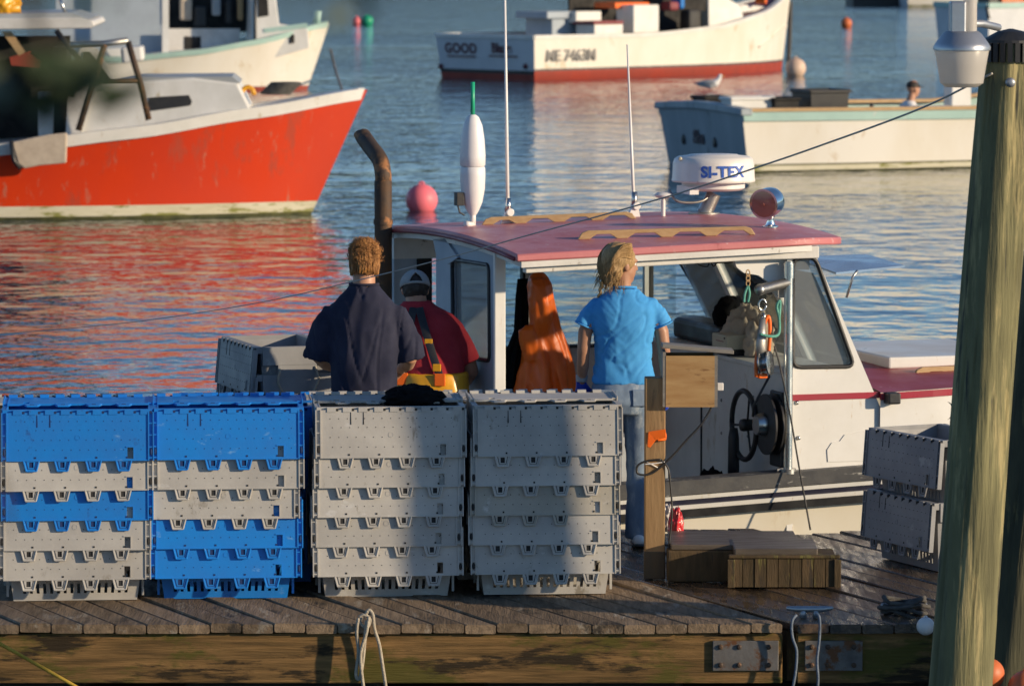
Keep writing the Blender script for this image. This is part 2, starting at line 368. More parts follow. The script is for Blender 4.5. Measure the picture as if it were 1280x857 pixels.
def frosted(key, c):
    m = bpy.data.materials.new(key); m.use_nodes = True; n = m.node_tree; L = n.links.new; b = n.nodes['Principled BSDF']; o = n.nodes['Material Output']
    b.inputs['Base Color'].default_value = (*c, 1); b.inputs['Roughness'].default_value = .3; t = n.nodes.new('ShaderNodeBsdfTranslucent'); t.inputs[0].default_value = (*c, 1)
    x = n.nodes.new('ShaderNodeMixShader'); x.inputs[0].default_value = .55; L(b.outputs[0], x.inputs[1]); L(t.outputs[0], x.inputs[2]); L(x.outputs[0], o.inputs[0]); MT[key] = m
frosted('lens', (.82, .78, .72))

# ================================================================== WATER
def make_water():
    m = bpy.data.materials.new('water'); m.use_nodes = True; n = m.node_tree; b = n.nodes['Principled BSDF']; L = n.links.new
    b.inputs['Base Color'].default_value = (.010, .042, .075, 1); b.inputs['Roughness'].default_value = .045; b.inputs['IOR'].default_value = 1.333
    tc = n.nodes.new('ShaderNodeTexCoord')
    def nz(scale, st, det, rg, rot=0):
        mp = n.nodes.new('ShaderNodeMapping'); mp.inputs['Scale'].default_value = st; mp.inputs['Rotation'].default_value = (0, 0, R(rot))
        L(tc.outputs['Object'], mp.inputs[0]); t = n.nodes.new('ShaderNodeTexNoise'); t.inputs['Scale'].default_value = scale
        t.inputs['Detail'].default_value = det; t.inputs['Roughness'].default_value = rg; L(mp.outputs[0], t.inputs['Vector']); return t.outputs['Fac']
    def mth(op, a, c):
        q = n.nodes.new('ShaderNodeMath'); q.operation = op
        for i, x in enumerate((a, c)):
            if isinstance(x, (int, float)): q.inputs[i].default_value = x
            else: L(x, q.inputs[i])
        return q.outputs[0]
    gust = n.nodes.new('ShaderNodeMapRange'); L(nz(.06, (.5, 1, 1), 3, .5, 8), gust.inputs[0])
    gust.inputs[1].default_value = .35; gust.inputs[2].default_value = .65; gust.inputs[3].default_value = .4; gust.inputs[4].default_value = 1.6
    h = mth('ADD', mth('MULTIPLY', nz(.6, (1.15, 1, 1), 2, .5, 12), WAVE[0]), mth('MULTIPLY', mth('MULTIPLY', nz(1.6, (1.35, 1, 1), 2.5, .5, -15), WAVE[1]), gust.outputs[0]))
    h = mth('ADD', h, mth('MULTIPLY', mth('MULTIPLY', nz(5.0, (1.3, 1, 1), 2, .5, 5), WAVE[2]), gust.outputs[0]))
    bp = n.nodes.new('ShaderNodeBump'); bp.inputs['Strength'].default_value = 1; bp.inputs['Distance'].default_value = 1.0
    L(h, bp.inputs['Height']); L(bp.outputs[0], b.inputs['Normal']); MT['water'] = m
    q = MB(); S = 6000
    q.add([(-S, -200, 0), (S, -200, 0), (S, S, 0), (-S, S, 0)], [(0, 1, 2, 3)])
    structure(q.build('water', 'water'))
WAVE = (.075, .062, .008)
make_water()
def make_added_shore():  # shore added out of view so its reflection darkens the far water
    mat('unseen_woods', (.030, .042, .020), (.018, .026, .014), .03, rough=.9, bump=.5, bsc=.2)
    q = MB(); rg = []
    for i in range(161):
        x = -1600 + 20 * i; y0 = 520 + 90 * noise.noise(V((x * .004, 3, 0))); h0 = 20 + 10 * noise.noise(V((x * .006, 0, 1)))
        row = []
        for k, (dy, hf_) in enumerate(((0, 0), (4, .04), (10, .35), (25, .62), (60, .85), (120, 1.0), (240, .8), (400, 0))):
            row.append(V((x, y0 + dy, h0 * hf_ + (4.0 * noise.noise(V((x * .09, dy * .1, 5))) if 1 < k < 7 else 0) - .5)))
        rg.append(row)
    q.loft(rg, closed=False); structure(q.build('added_shore', 'unseen_woods', None, False))
make_added_shore()

# ================================================================== FLOATING DOCK
DK = .56                                        # deck height above the water
YF, YB = 23.48, 27.12                           # front and back edge
SH = math.tan(R(24))                            # planks run away to the left
def dock(xa, xb, label, front_parts, wood='plank'):
    root = empty('floating_dock', ((xa + xb) / 2, YF, 0))
    tag(root, label, 'dock'); cx = (xa + xb) / 2
    pw = .148; gap = .007; n = int((xb - xa) / (pw + gap))
    step = (xb - xa) / n; d = YB - YF
    q = MB(); t = .045; c = .006; hw = step / 2 - gap / 2
    def ring(y, ww, zz0, zz1):
        x = -SH * y
        return [V((x - ww + c, y, zz0)), V((x + ww - c, y, zz0)), V((x + ww, y, zz0 + c)), V((x + ww, y, zz1 - c)), V((x + ww - c, y, zz1)), V((x - ww + c, y, zz1)), V((x - ww, y, zz1 - c)), V((x - ww, y, zz0 + c))]
    q.loft([ring(0, hw, -t, 0), ring(d * .33, hw, -t, 0), ring(d * .66, hw, -t, 0), ring(d, hw, -t, 0)])
    me = q.mesh('plank'); me.materials.append(MT[wood])
    for i in range(n):
        o = child('plank', me, root, (xa + step * (i + .5) - cx, random.uniform(-.004, .003), DK + random.uniform(-.004, .004)))
        o.rotation_euler = (0, random.uniform(-.012, .012), 0)
    # plank ends are end grain blocks under a wet lip
    sh = lambda y: -SH * y
    f = MB()
    f.add([V((xa - cx + .0, .03, DK - .30)), V((xb - cx, .03, DK - .30)), V((xb - cx, .03, DK - .05)), V((xa - cx, .03, DK - .05)),
           V((xa - cx, .11, DK - .30)), V((xb - cx, .11, DK - .30)), V((xb - cx, .11, DK - .05)), V((xa - cx, .11, DK - .05))],
          [(0, 1, 2, 3), (4, 7, 6, 5), (0, 4, 5, 1), (3, 2, 6, 7), (0, 3, 7, 4), (1, 5, 6, 2)])
    f.build('fascia_beam', 'beam', root, bevel=.008)
    b = MB(); b.add([V((xa - cx + sh(d), d - .1, DK - .32)), V((xb - cx + sh(d), d - .1, DK - .32)), V((xb - cx + sh(d), d - .1, DK - .05)), V((xa - cx + sh(d), d - .1, DK - .05)),
           V((xa - cx + sh(d), d - .02, DK - .32)), V((xb - cx + sh(d), d - .02, DK - .32)), V((xb - cx + sh(d), d - .02, DK - .05)), V((xa - cx + sh(d), d - .02, DK - .05))],
          [(0, 1, 2, 3), (4, 7, 6, 5), (0, 4, 5, 1), (3, 2, 6, 7), (0, 3, 7, 4), (1, 5, 6, 2)])
    b.build('rear_beam', 'beam', root)
    for xx in (xa, xb):                           # side beams
        s = 1 if xx == xa else -1; e = MB()
        e.loft([[V((xx - cx + s * a + sh(y), y, DK - .30)), V((xx - cx + s * (a + .06) + sh(y), y, DK - .30)), V((xx - cx + s * (a + .06) + sh(y), y, DK - .05)), V((xx - cx + s * a + sh(y), y, DK - .05))] for y, a in ((.12, .012), (d - .11, .012))])
        e.build('side_beam', 'mossy', root)
    nf = max(2, int((xb - xa) / 1.5))
    for i in range(nf):                           # float drums under the deck
        x = xa + (xb - xa) * (i + .5) / nf - cx
        g = MB(); g.span((x - .5 + sh(.5), .35, -.12), (x + .5 + sh(.5), 1.3, .235)); g.build('float_drum', 'black_rub', root, bevel=.05)
        g = MB(); g.span((x - .5 + sh(2.4), 2.1, -.12), (x + .5 + sh(2.4), 3.2, .235)); g.build('float_drum', 'black_rub', root, bevel=.05)
    for (x0, x1, z0, z1) in front_parts:          # joint plates with bolts
        p = MB(); p.span((x0 - cx, .012, z0), (x1 - cx, .028, z1)); pl = p.build('joint_plate', 'joint_steel', root, bevel=.003)
        for bx_ in (.12, .4, .85):
            for bz in (.2, .8):
                bm = MB(); bm.lathe([(.013, .0), (.013, .008), (.006, .012)], (x0 - cx + (x1 - x0) * bx_, .012, z0 + (z1 - z0) * bz), (0, -1, 0), 8); bm.build('bolt', 'rust_pipe', pl)
    return root
sx = 1.372
dock(-6.2, sx - .035, 'long weathered plank dock section under the blue and grey crate stacks',
     [(on(897, 800, DK).x, sx - .055, DK - .235, DK - .085)])
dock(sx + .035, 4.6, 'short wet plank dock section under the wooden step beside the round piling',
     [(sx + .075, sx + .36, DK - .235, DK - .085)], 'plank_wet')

# ================================================================== CRATES
CW, CD, CH = .78, .46, .375                       # lid width, depth, height
FH = .247
def crate_meshes(mk, hole):
    mats = [MT[mk], MT[hole]]
    # body: tapered open box with rows of real slots
    q = MB(); tb = .86
    def wall(p0, p1, q0, q1, ncol, side):
        """p0,p1 bottom corners, q0,q1 top corners"""
        rows = [0, .10, .235, .30, .44, 1.0]; slot = (1, 3)
        cols = [0]
        m0 = .07; wS = (1 - 2 * m0) / ncol
        for i in range(ncol): cols += [m0 + wS * (i + .28), m0 + wS * (i + .72)]
        cols.append(1)
        P = lambda u, v: (p0.lerp(p1, u)).lerp(q0.lerp(q1, u), v)
        for r in range(len(rows) - 1):
            for c in range(len(cols) - 1):
                if r in slot and c % 2 == 1: continue
                q.add([P(cols[c], rows[r]), P(cols[c + 1], rows[r]), P(cols[c + 1], rows[r + 1]), P(cols[c], rows[r + 1])], [(0, 1, 2, 3)])
    bw, bd = (CW - .05) * tb / 2, (CD - .06) * .84 / 2; tw, td = (CW - .05) / 2, (CD - .05) / 2
    B = [V((-bw, -bd, 0)), V((bw, -bd, 0)), V((bw, bd, 0)), V((-bw, bd, 0))]; T = [V((-tw, -td, CH)), V((tw, -td, CH)), V((tw, td, CH)), V((-tw, td, CH))]
    for i, nc in enumerate((16, 9, 16, 9)): wall(B[i], B[(i + 1) % 4], T[i], T[(i + 1) % 4], nc, i)
    q.add(B, [(3, 2, 1, 0)])
    o = q.build('body', mats); me = o.data
    import bmesh
    b = bmesh.new(); b.from_mesh(me); bmesh.ops.remove_doubles(b, verts=b.verts, dist=.0005); bmesh.ops.recalc_face_normals(b, faces=b.faces); b.to_mesh(me); b.free()
    s = o.modifiers.new('s', 'SOLIDIFY'); s.thickness = .006; s.offset = -1; bpy.context.view_layer.update(); body0 = bake(o); bpy.data.objects.remove(o)
    # rim, ribs and corner posts added as one more shell
    q = MB(); q.v = [tuple(v.co) for v in body0.vertices]; q.f = [tuple(p.vertices) for p in body0.polygons]; q.mi = [0] * len(q.f)
    rw = .022
    q.span((-CW / 2 + .012, -CD / 2 + .0, CH - .035), (CW / 2 - .012, -CD / 2 + rw + .012, CH)); q.span((-CW / 2 + .012, CD / 2 - rw - .012, CH - .035), (CW / 2 - .012, CD / 2, CH))
    q.span((-CW / 2 + .006, -CD / 2 + .034, CH - .10), (-CW / 2 + .034, CD / 2 - .034, CH - .001)); q.span((CW / 2 - .034, -CD / 2 + .034, CH - .10), (CW / 2 - .006, CD / 2 - .034, CH - .001))
    for sx_ in (-1, 1):                            # end grips
        q.span((sx_ * (CW / 2 - .036), -.11, CH - .17), (sx_ * (CW / 2 - .004), .11, CH - .101))
        for yy in (-.155, 0.155):
            q.box((sx_ * (bw + .030), yy * .9, .13), (.012, .018, .22))
    body = q.mesh('body')
    for x in mats: body.materials.append(x)
    # one lid half, hanging: origin at the hinge, plate goes down -z, outer face -y
    q = MB(); t = .007; W2 = CW / 2 - .004
    hx0, hx1, hz0, hz1 = W2 - .135, W2 - .105, -FH + .012, -FH + .068      # rectangular catch hole
    q.plate([[(-W2 + .03, 0, -FH), (W2 - .03, 0, -FH), (W2 - .03, 0, 0), (-W2 + .03, 0, 0)],
             [(hx0, 0, hz0), (hx1, 0, hz0), (hx1, 0, hz1), (hx0, 0, hz1)]], (0, t, 0))
    q.span((hx0 - .006, -.004, hz1), (hx1 + .006, 0, hz1 + .005)); q.span((hx1, -.004, hz0), (hx1 + .005, 0, hz1))
    for s_ in (-1, 1):                             # channelled ends
        q.span((s_ * (W2 - .03), -.006, -FH), (s_ * (W2 - .024), t + .004, 0)); q.span((s_ * W2, -.006, -FH), (s_ * (W2 - .006), t + .012, 0))
        q.span((s_ * (W2 - .006), .004, -FH + .004), (s_ * (W2 - .024), t + .002, -.004))
        for zz in (-.06, -.12, -.18, -.235): q.span((s_ * (W2 - .006), -.004, zz), (s_ * (W2 - .024), .004, zz + .006))
        q.ball((s_ * (W2 - .015), -.001, -FH + .045), (.008, .006, .018), 8, 1)
    q.span((-W2 + .03, -.004, -FH), (W2 - .03, 0, -FH + .006))            # bottom lip
    for sx_ in (-.205, -.14): q.prism([(sx_ * CW / .78 - .003, -.0015, -.075), (sx_ + .003, -.0015, -.075), (sx_ + .0015, -.0015, -.012), (sx_ - .0015, -.0015, -.012)], (0, .0012, 0), 1)
    for i in range(4): q.box((-.20 + .155 * i - .015, -.0012, -FH + .018), (.009, .002, .009), None, 1)
    for j, zz in enumerate((-.045, -.09, -.14, -.19)):
        for i in range(15): q.box((-W2 + .075 + (CW - .16) / 14 * i + (.012 if j % 2 else 0), -.0006, zz), (.0042, .0012, .0042), None, 1)
    q.lathe([(.014, 0), (.014, .0015), (.011, .0015), (.011, .0005)], (-.0, 0, -FH * .52), (0, -1, 0), 14)
    for i in range(9):                             # hinge knuckles on the top edge
        x = -W2 + .06 + (CW - .12) / 8.2 * i; q.span((x, -.004, -.012), (x + .045, t + .014, .012)); q.span((x + .046, -.004, -.006), (x + .058, t + .004, .006), 1)
    flap = q.mesh('lid_flap')
    for x in mats: flap.materials.append(x)
    # interlocking tab: trapezoid tongue with raised rim and square eye
    q = MB(); a, b_, h = .040, .026, .054
    ou = [(-a, 0, 0), (-b_, 0, -h), (b_, 0, -h), (a, 0, 0)]; ey = [(-.011, 0, -.036), (.011, 0, -.036), (.011, 0, -.008), (-.011, 0, -.008)]
    q.plate([ou, ey], (0, .005, 0)); q.span((-.011, .0042, -.036), (.011, .0048, -.008), 1)
    for k in range(3):
        p0, p1 = V(ou[k]), V(ou[k + 1]); q.tube([p0 + V((0, -.001, 0)), p1 + V((0, -.001, 0))], .0042, 6)
    q.tube([(-.026, -.0005, -.004), (-.0165, -.0005, -.043), (.0165, -.0005, -.043), (.026, -.0005, -.004)], .0016, 5, 1)
    tab = q.mesh('tab')
    for x in mats: tab.materials.append(x)
    return body, flap, tab
CM = {'grey': crate_meshes('crate_grey', 'hole'), 'blue': crate_meshes('crate_blue', 'hole_blue'), 'beige': crate_meshes('crate_beige', 'hole'), 'dark': crate_meshes('crate_grey_shaded', 'hole')}  # the dark set is the grey crate with shade in its colour
TABX = (-.235, -.078, .079, .232)
def crate(col, loc, rz, label, group, jit=0, tilt=6.4, tabs=(0, 1, 2, 3), back=True, shut=False):
    r = empty('stacking_crate', loc, rz); tag(r, label, 'crate', group)
    bo, fl, tb = CM[col]; child('body', bo, r)
    for s in ((-1, 1) if back else (-1,)):
        m = Matrix.Translation((random.uniform(-1, 1) * jit, s * (CD / 2 + .012), CH - .012)) @ Matrix.Rotation(0 if s < 0 else math.pi, 4, 'Z') @ Matrix.Rotation(R(-tilt + random.uniform(-.5, .5)), 4, 'X')
        if shut and s > 0: m = Matrix.Translation((0, CD / 2 + .012, CH + .012)) @ Matrix.Rotation(math.pi, 4, 'Z') @ Matrix.Rotation(R(88), 4, 'X')
        f = child('lid_flap', fl, r, mtx=m)
        for i in tabs: child('tab', tb, f, (TABX[i] if s < 0 else -TABX[i], .0, -FH + .004))
    return r
PITC = .152
ORD = ['topmost', 'second from the top', 'third from the top', 'fourth from the top', 'bottom']
cols = [['blue', 'grey', 'blue', 'grey', 'grey'], ['blue', 'grey', 'grey', 'blue', 'blue'], ['grey'] * 5, ['grey', 'grey', 'beige', 'grey', 'grey']]
SN = ['leftmost front stack', 'front stack with the solid blue bottom', 'all grey front stack left of centre', 'front stack nearest the wooden post']
ROW = R(4.5)
for k, pxc in enumerate((89, 278, 478, 676)):
    base = on(pxc, 753 - k * 2.6, DK); c0 = base + V((0, CD / 2 + .02, 0))
    for i, cc in enumerate(cols[k]):
        lv = 4 - i
        lab = f'{"beige, scratched" if cc == "beige" else cc} plastic crate, {ORD[i]} in the {SN[k]}'
        crate(cc, c0 + V((random.uniform(-.011, .011) + (.004 * lv), random.uniform(-.003, .003), lv * PITC + .001)), ROW + R(random.uniform(-1.1, 1.1)), lab, 'nested crates in the front row of stacks', .003,
              tabs=(0, 1, 2) if cc == 'beige' else (0, 1, 2, 3), shut=i == 0)
rc = ['grey', 'blue', 'grey', 'grey']
for k in range(4):
    c0 = on((70, 279, 478, 650)[k], 753 - k * 2.6, DK) + V((-.03, CD * 1.5 + .13, 0))
    if k == 1: c0 += V((.12, 0, 0))
    for i in range(5):
        lv = 4 - i
        crate(rc[k], c0 + V((random.uniform(-.01, .01), random.uniform(-.005, .005), lv * .139 + .001)), ROW + R(random.uniform(-1, 1)),
              f'{rc[k]} crate, {ORD[i]} in the rear stack ' + ['behind the leftmost front stack', 'in front of the navy shirt', 'behind the black bundle', 'in front of the orange oilskin'][k],
              'nested crates in the rear row of stacks', .003, shut=i == 0)
# crate stack with the rope handle, lids open, left of the navy shirt
cpos = V((at(349, 480, 26.55).x, 26.55, DK))
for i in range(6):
    cr = crate('dark', cpos + V((0, 0, i * PITC + .001)), R(-72), 'shade-toned grey crate with rope handle and open lid, left of the navy shirt' if i == 5 else
          f'shade-toned grey crate under the one with the rope handle, {["lowest", "second up", "third up", "fourth up", "fifth up"][i]} of that stack', 'stack left of the navy shirt', tilt=5)
    if i == 5:
        p = MB(); p.tube(bez([(CW / 2 - .0, -.10, CH - .12), (CW / 2 + .02, -.115, CH - .20), (CW / 2 + .015, -.05, CH - .29), (CW / 2 + .02, .04, CH - .29), (CW / 2 + .02, .11, CH - .19), (CW / 2, .10, CH - .11)]), .0065, 8)
        p.build('rope_handle', 'rope_pale', cr, True)
# pair of crates behind the piling
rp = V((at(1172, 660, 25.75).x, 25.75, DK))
crate('dark', rp + V((0, 0, .001)), R(-66), 'lower shade-toned grey crate of the pair between the wooden step and the piling', 'crates by the piling', tilt=4)
crate('dark', rp + V((.02, .02, .335)), R(-63), 'upper shade-toned grey crate of the pair between the wooden step and the piling', 'crates by the piling', tilt=4)

# ================================================================== PILINGS
def piling(x0, x1, y, r0, r1, ztop, m, label, cap=False):
    root = empty('piling', (x0, y, 0)); tag(root, label, 'piling'); q = MB(); rings = []; seg = 120
    for i in range(91):
        z = -1.2 + (ztop + 1.2) * i / 90; t = (z - .5) / (ztop - .5); r = r0 + (r1 - r0) * max(t, -.3); cx = (x1 - x0) * t
        ring = []
        for k in range(seg):
            a = 2 * math.pi * k / seg; d = noise.noise(V((math.cos(a) * 1.6, math.sin(a) * 1.6 + x0 * 5, z * .35))) * .016 + noise.noise(V((math.cos(a) * 5, math.sin(a) * 5, z * .7 + y))) * .005 - .010 * max(0, 1 - abs(noise.noise(V((math.cos(a) * 4.5 + 7, math.sin(a) * 4.5, z * .45 + x0)))) * 14) * max(0, min(1, .6 + 2 * noise.noise(V((a * 2, z * .6, 9))))) - .012 * max(0, 1 - V((((a - 4.4 + 6.28 * (z > 2)) * .15), z - 1.9)).length / .05)
            ring.append(V((cx + (r + d) * math.cos(a), (r + d) * math.sin(a), z)))
        rings.append(ring)
    q.loft(rings); q.build('timber', m, root, True)
    return root
p1 = piling(at(1199, 857, 21.45).x, 2.225, 21.45, .148, .124, 3.47, 'pile', 'greenish round timber piling with dark ribbed cap at right edge')
c = MB(); seg = 26                                 # ribbed cap
for k in range(seg):
    a = 2 * math.pi * k / seg; c.box((2.225 - p1.location.x + .131 * math.cos(a), .131 * math.sin(a), 3.43), (.02, .022, .085), Matrix.Rotation(a, 3, 'Z'))
c.lathe([(.133, 0), (.130, .012), (.06, .05), (.01, .062)], (2.225 - p1.location.x, 0, 3.472), seg=26)
c.build('cap', 'black_rub', p1)
c = MB(); bp_ = at(1262, 103, 21.31) - p1.location; c.lathe([(.012, -.02), (.012, .02), (.022, .022), (.022, .045), (.008, .05)], bp_, (0, -1, 0), 10); c.build('eye_bolt', 'galv', p1, True)
piling(2.44, 2.76, 23.27, .155, .15, 3.6, 'pile_shaded', 'dark shaded piling just behind the greenish piling')
piling(2.93, 3.16, 23.2, .16, .15, 3.6, 'pile_shaded', 'shade-toned piling past the right edge, right of the shaded one')

# ================================================================== HULLS
class Hull:
    def __init__(s, root, L, hbs, zsh, cy=0, x0=0, rake=.6, flare=.2, trake=.1, N=44):
        """hbs, zsh: functions of t in 0..1 (stern..bow): half beam and height of the sheer"""
        s.__dict__.update(locals()); del s.__dict__['s']
    def pt(s, t, z, side, out=0):
        zs = s.zsh(t); v = max(-.5, min(1.3, z / zs)); hs = s.hbs(t)
        fl = s.flare * (1 + 1.6 * t * t); hw = hs * max(0, 1 - fl * (1 - .25 * t)); vv = max(0, v)
        y = hw + (hs - hw) * vv ** (1 + .9 * t) if v >= 0 else hw * (1 + v * .7)
        x = s.x0 + s.L * t - s.rake * t ** 3 * (1 - v) + (-s.trake * v * (1 - t) ** 8)
        return V((x, s.cy + side * (y + out), z))
    def band(s, name, m, za, zb, rows=2, out=0, t0=0, t1=1, bow=True):
        """za, zb: functions of t or numbers"""
        A = za if callable(za) else (lambda t: za); B = zb if callable(zb) else (lambda t: zb); q = MB()
        ts = [t0 + (t1 - t0) * i / s.N for i in range(s.N + 1)]
        for sd in (-1, 1):
            q.loft([[s.pt(t, A(t) + (B(t) - A(t)) * k / rows, sd, out) for k in range(rows + 1)] for t in ts], closed=False)
        o = q.build(name, m, s.root, 50)
        return o
    def transom(s, name, m, za, zb, out=0):
        q = MB(); rows = 6
        for k in range(rows):
            z0 = za + (zb - za) * k / rows; z1 = za + (zb - za) * (k + 1) / rows
            a, b, c, d = s.pt(0, z0, -1, out), s.pt(0, z0, 1, out), s.pt(0, z1, 1, out), s.pt(0, z1, -1, out)
            for p in (a, b, c, d): p.x -= out
            q.add([a, b, c, d], [(0, 1, 2, 3)])
        return q.build(name, m, s.root)
    def rail(s, name, m, dz0, dz1, win, wout, t0=0, t1=1, tr=False, sides=(-1, 1)):
        """moulding that follows the sheer; heights relative to it, widths measured from the hull side"""
        q = MB(); ts = [t0 + (t1 - t0) * i / s.N for i in range(s.N + 1)]
        for sd in sides:
            rg = []
            for t in ts:
                zs = s.zsh(t); p = s.pt(t, zs, sd); p2 = s.pt(min(1, t + .01), zs, sd) - s.pt(max(0, t - .01), zs, sd); p2.z = 0
                nrm = V((p2.y, -p2.x, 0)).normalized() * (1 if sd < 0 else -1) if p2.length > 1e-6 else V((0, sd, 0))
                # clear of the flaring side below the sheer
                def off(dz):
                    pp = s.pt(t, zs + min(dz, 0), sd); return pp
                a = off(dz0); b = off(dz1)
                rg.append([a - nrm * win + V((0, 0, zs + dz0 - a.z)), a + nrm * wout + V((0, 0, zs + dz0 - a.z)), b + nrm * wout + V((0, 0, zs + dz1 - b.z)), b - nrm * win + V((0, 0, zs + dz1 - b.z))])
            q.loft(rg)
        if tr:
            zs = s.zsh(0); a = s.pt(0, zs, -1); b = s.pt(0, zs, 1); q.span((a.x - wout, a.y, zs + dz0), (a.x + .12, b.y, zs + dz1))
        return q.build(name, m, s.root)
    def deck(s, name, m, dz, t0=0, t1=1, camber=0, inset=.03, absz=None):
        q = MB(); rg = []
        for i in range(s.N + 1):
            t = t0 + (t1 - t0) * i / s.N; zs = s.zsh(t); z = absz if absz is not None else zs + dz
            a = s.pt(t, min(z, zs), -1, -inset); b = s.pt(t, min(z, zs), 1, -inset)
            if a.y > b.y: a.y = b.y = (a.y + b.y) / 2
            rg.append([V((a.x + (b.x - a.x) * k / 8, a.y + (b.y - a.y) * k / 8, z + camber * (1 - (2 * k / 8 - 1) ** 2) * min(1, (b.y - a.y)))) for k in range(9)])
        q.loft(rg, closed=False); return q.build(name, m, s.root, True)
def ease(t, a, b): t = max(0, min(1, (t - a) / (b - a))); return t * t * (3 - 2 * t)

# ================================================================== THE LOBSTER BOAT AT THE DOCK
NB = Frame(.047, 28.237, 18)
boat = empty('lobster_boat', NB.o, R(18))
tag(boat, 'white lobster boat with faded pink roof moored at the plank dock', 'boat')
L0, X0 = 8.4, -3.3
hb = lambda t: (1.12 + .24 * ease(t, 0, .45)) * (1 - max(0, (t - .70) / .30) ** 1.9 * .97) if t < 1 else .03
zs_ = lambda t: .62 + .10 * ease(t, .35, .8) + .32 * ease(t, .7, 1.05)
H = Hull(boat, L0, hb, zs_, cy=1.37, x0=X0, rake=.7, flare=.10, trake=.05)
H.band('hull', 'hull_cream', -.3, lambda t: zs_(t), 8); H.transom('transom', 'hull_cream', -.3, zs_(0))
H.deck('cockpit_sole', 'grey_paint', 0, 0, .66, absz=.22)
H.deck('side_deck', 'boat_white_worn', -.004, .66, .999, .03)
H.rail('gunwale', 'rail_worn', -.055, .035, .13, .035, 0, .985, True)
H.rail('rub_rail_white', 'boat_white', -.085, -.06, .01, .040, 0, .985)
H.rail('rub_rail_navy', 'navy_paint', -.118, -.086, .01, .034, 0, .985)
H.rail('rub_rail_white', 'boat_white', -.146, -.119, .01, .046, 0, .985)
H.rail('rub_rail_black', 'black_rub', -.196, -.147, .01, .055, 0, .985)
def P(px, py, y): return NB.y(px, py, y)
def nplate(name, m, loops, y, th, parent=boat, bevel=0):
    """plate in the near side plane, outlines given as photo pixels"""
    q = MB(); q.plate([[P(a, b, y) for a, b in l] for l in loops], (0, th, 0)); return q.build(name, m, parent, bevel=bevel)
SIDE = .055
# raised cabin side with the slanted windshield edge and the big side window
win = [(991, 324), (1020, 322), (1067, 452), (1060, 458), (991, 459)]
win3 = roundpoly([P(a, b, SIDE) for a, b in [(991, 323), (1019, 321), (1068, 458), (991, 459)]], .055)
out3 = [P(a, b, SIDE) for a, b in [(984, 308), (1014, 305), (1106, 522), (1106, 586), (984, 592)]]
q = MB(); q.plate([out3, win3], (0, .05, 0)); side = q.build('cabin_side', 'boat_white', boat)
def ringpath(loop, r, m, name, parent, off=0):
    q = MB(); pts = [V(p) + V((0, off, 0)) for p in loop] + [V(loop[0]) + V((0, off, 0))]; q.tube(pts, r, 6); return q.build(name, m, parent, True)
ringpath(win3, .013, 'black_rub', 'window_gasket', side, -.002)
q = MB(); q.prism([p + V((0, .022, 0)) for p in win3], (0, .004, 0)); q.build('side_window', 'pane_dusty', side)
# forward cabin trunk: side, red stripe, red top
fx = [(1106, 488), (1290, 481), (1290, 570), (1106, 586)]
q = MB()
rg = []
for i in range(15):
    x = 2.31 + (4.7 - 2.31) * i / 14; t = (x - X0) / L0; zt = 1.17 + .03 * (x - 2.3); hbx = hb(t) * .985
    rg.append((x, t, zt, hbx))
for sd in (-1, 1):
    q.loft([[V((x, 1.37 + sd * (h + .005 if sd > 0 else max(h, .02)), z)) for z in (zs_(t) + .02, zt)] for x, t, zt, h in rg], closed=False)
q.build('trunk_side', 'boat_white', boat, True)
q = MB(); q.loft([[V((x, 1.37 - (h + .012), zt - .045)), V((x, 1.37 - (h + .012), zt - .005)), V((x, 1.37 - h + .01, zt - .005)), V((x, 1.37 - h + .01, zt - .045))] for x, t, zt, h in rg])
q.span((1.70, SIDE - .008, 1.135), (2.318, SIDE + .02, 1.172)); q.build('red_stripe', 'red_stripe', boat)
q = MB(); q.loft([[V((x, 1.37 + h * (k / 8 * 2 - 1) * 1.01, zt + .002 + .07 * (1 - (k / 4 - 1) ** 2) ** .8)) for k in range(9)] for x, t, zt, h in rg], closed=False); q.build('fore_deck', 'red_deck', boat, True)
a = P(1098, 444, .8); q = MB(); q.span((a.x + .05, .75, 1.24), (a.x + .95, 1.9, 1.312)); q.build('deck_hatch', 'boat_white', boat, bevel=.012)
def grab(a, b, n, h, name='grab_rail', d=.028):
    """scalloped wooden hand rail from a to b"""
    a = V(a); b = V(b); L = (b - a).length; u = (b - a).normalized(); up = V((0, 0, 1)); side_ = u.cross(up).normalized(); top = []; bot = []
    bl = L / n; ft = .07
    pts = [a]
    for i in range(n):
        s0 = i * bl + (0 if i == 0 else 0)
        w0 = ft if i == 0 else ft * .45
        pts += [a + u * (s0 + w0), a + u * (s0 + w0 + .045) + up * h * .55, a + u * (s0 + bl - ft * .45 - .045) + up * h * .55, a + u * (s0 + bl - ft * .45)]
    pts += [b, b + u * -.025 + up * h * .75, b - u * .06 + up * h, a + u * .06 + up * h, a + u * .025 + up * h * .75]
    q = MB(); q.prism([p - side_ * d / 2 for p in pts], side_ * d); return q.build(name, 'oak', boat, bevel=.004)
grab(P(1141, 472, .55), P(1240, 468, .55), 2, .065)
q = MB(); p = P(1115, 497, .02); q.span((p.x - .05, -.045, p.z - .035), (p.x + .035, .045, p.z + .035)); q.build('side_vent', 'black_rub', boat, bevel=.012)
q = MB(); p = P(1183, 514, .0); q.lathe([(.085, 0), (.085, .02), (.06, .03), (.06, .0)], (p.x, .07, p.z), (0, -1, 0), 20); q.build('port_light', 'black_rub', boat, True)
for (a, b) in ((996, 503), (998, 547)):
    q = MB(); p = P(a, b, SIDE); q.lathe([(.014, 0), (.013, .008), (.004, .014)], p, (0, -1, 0), 10); q.build('bolt_head', 'steel', boat, True)
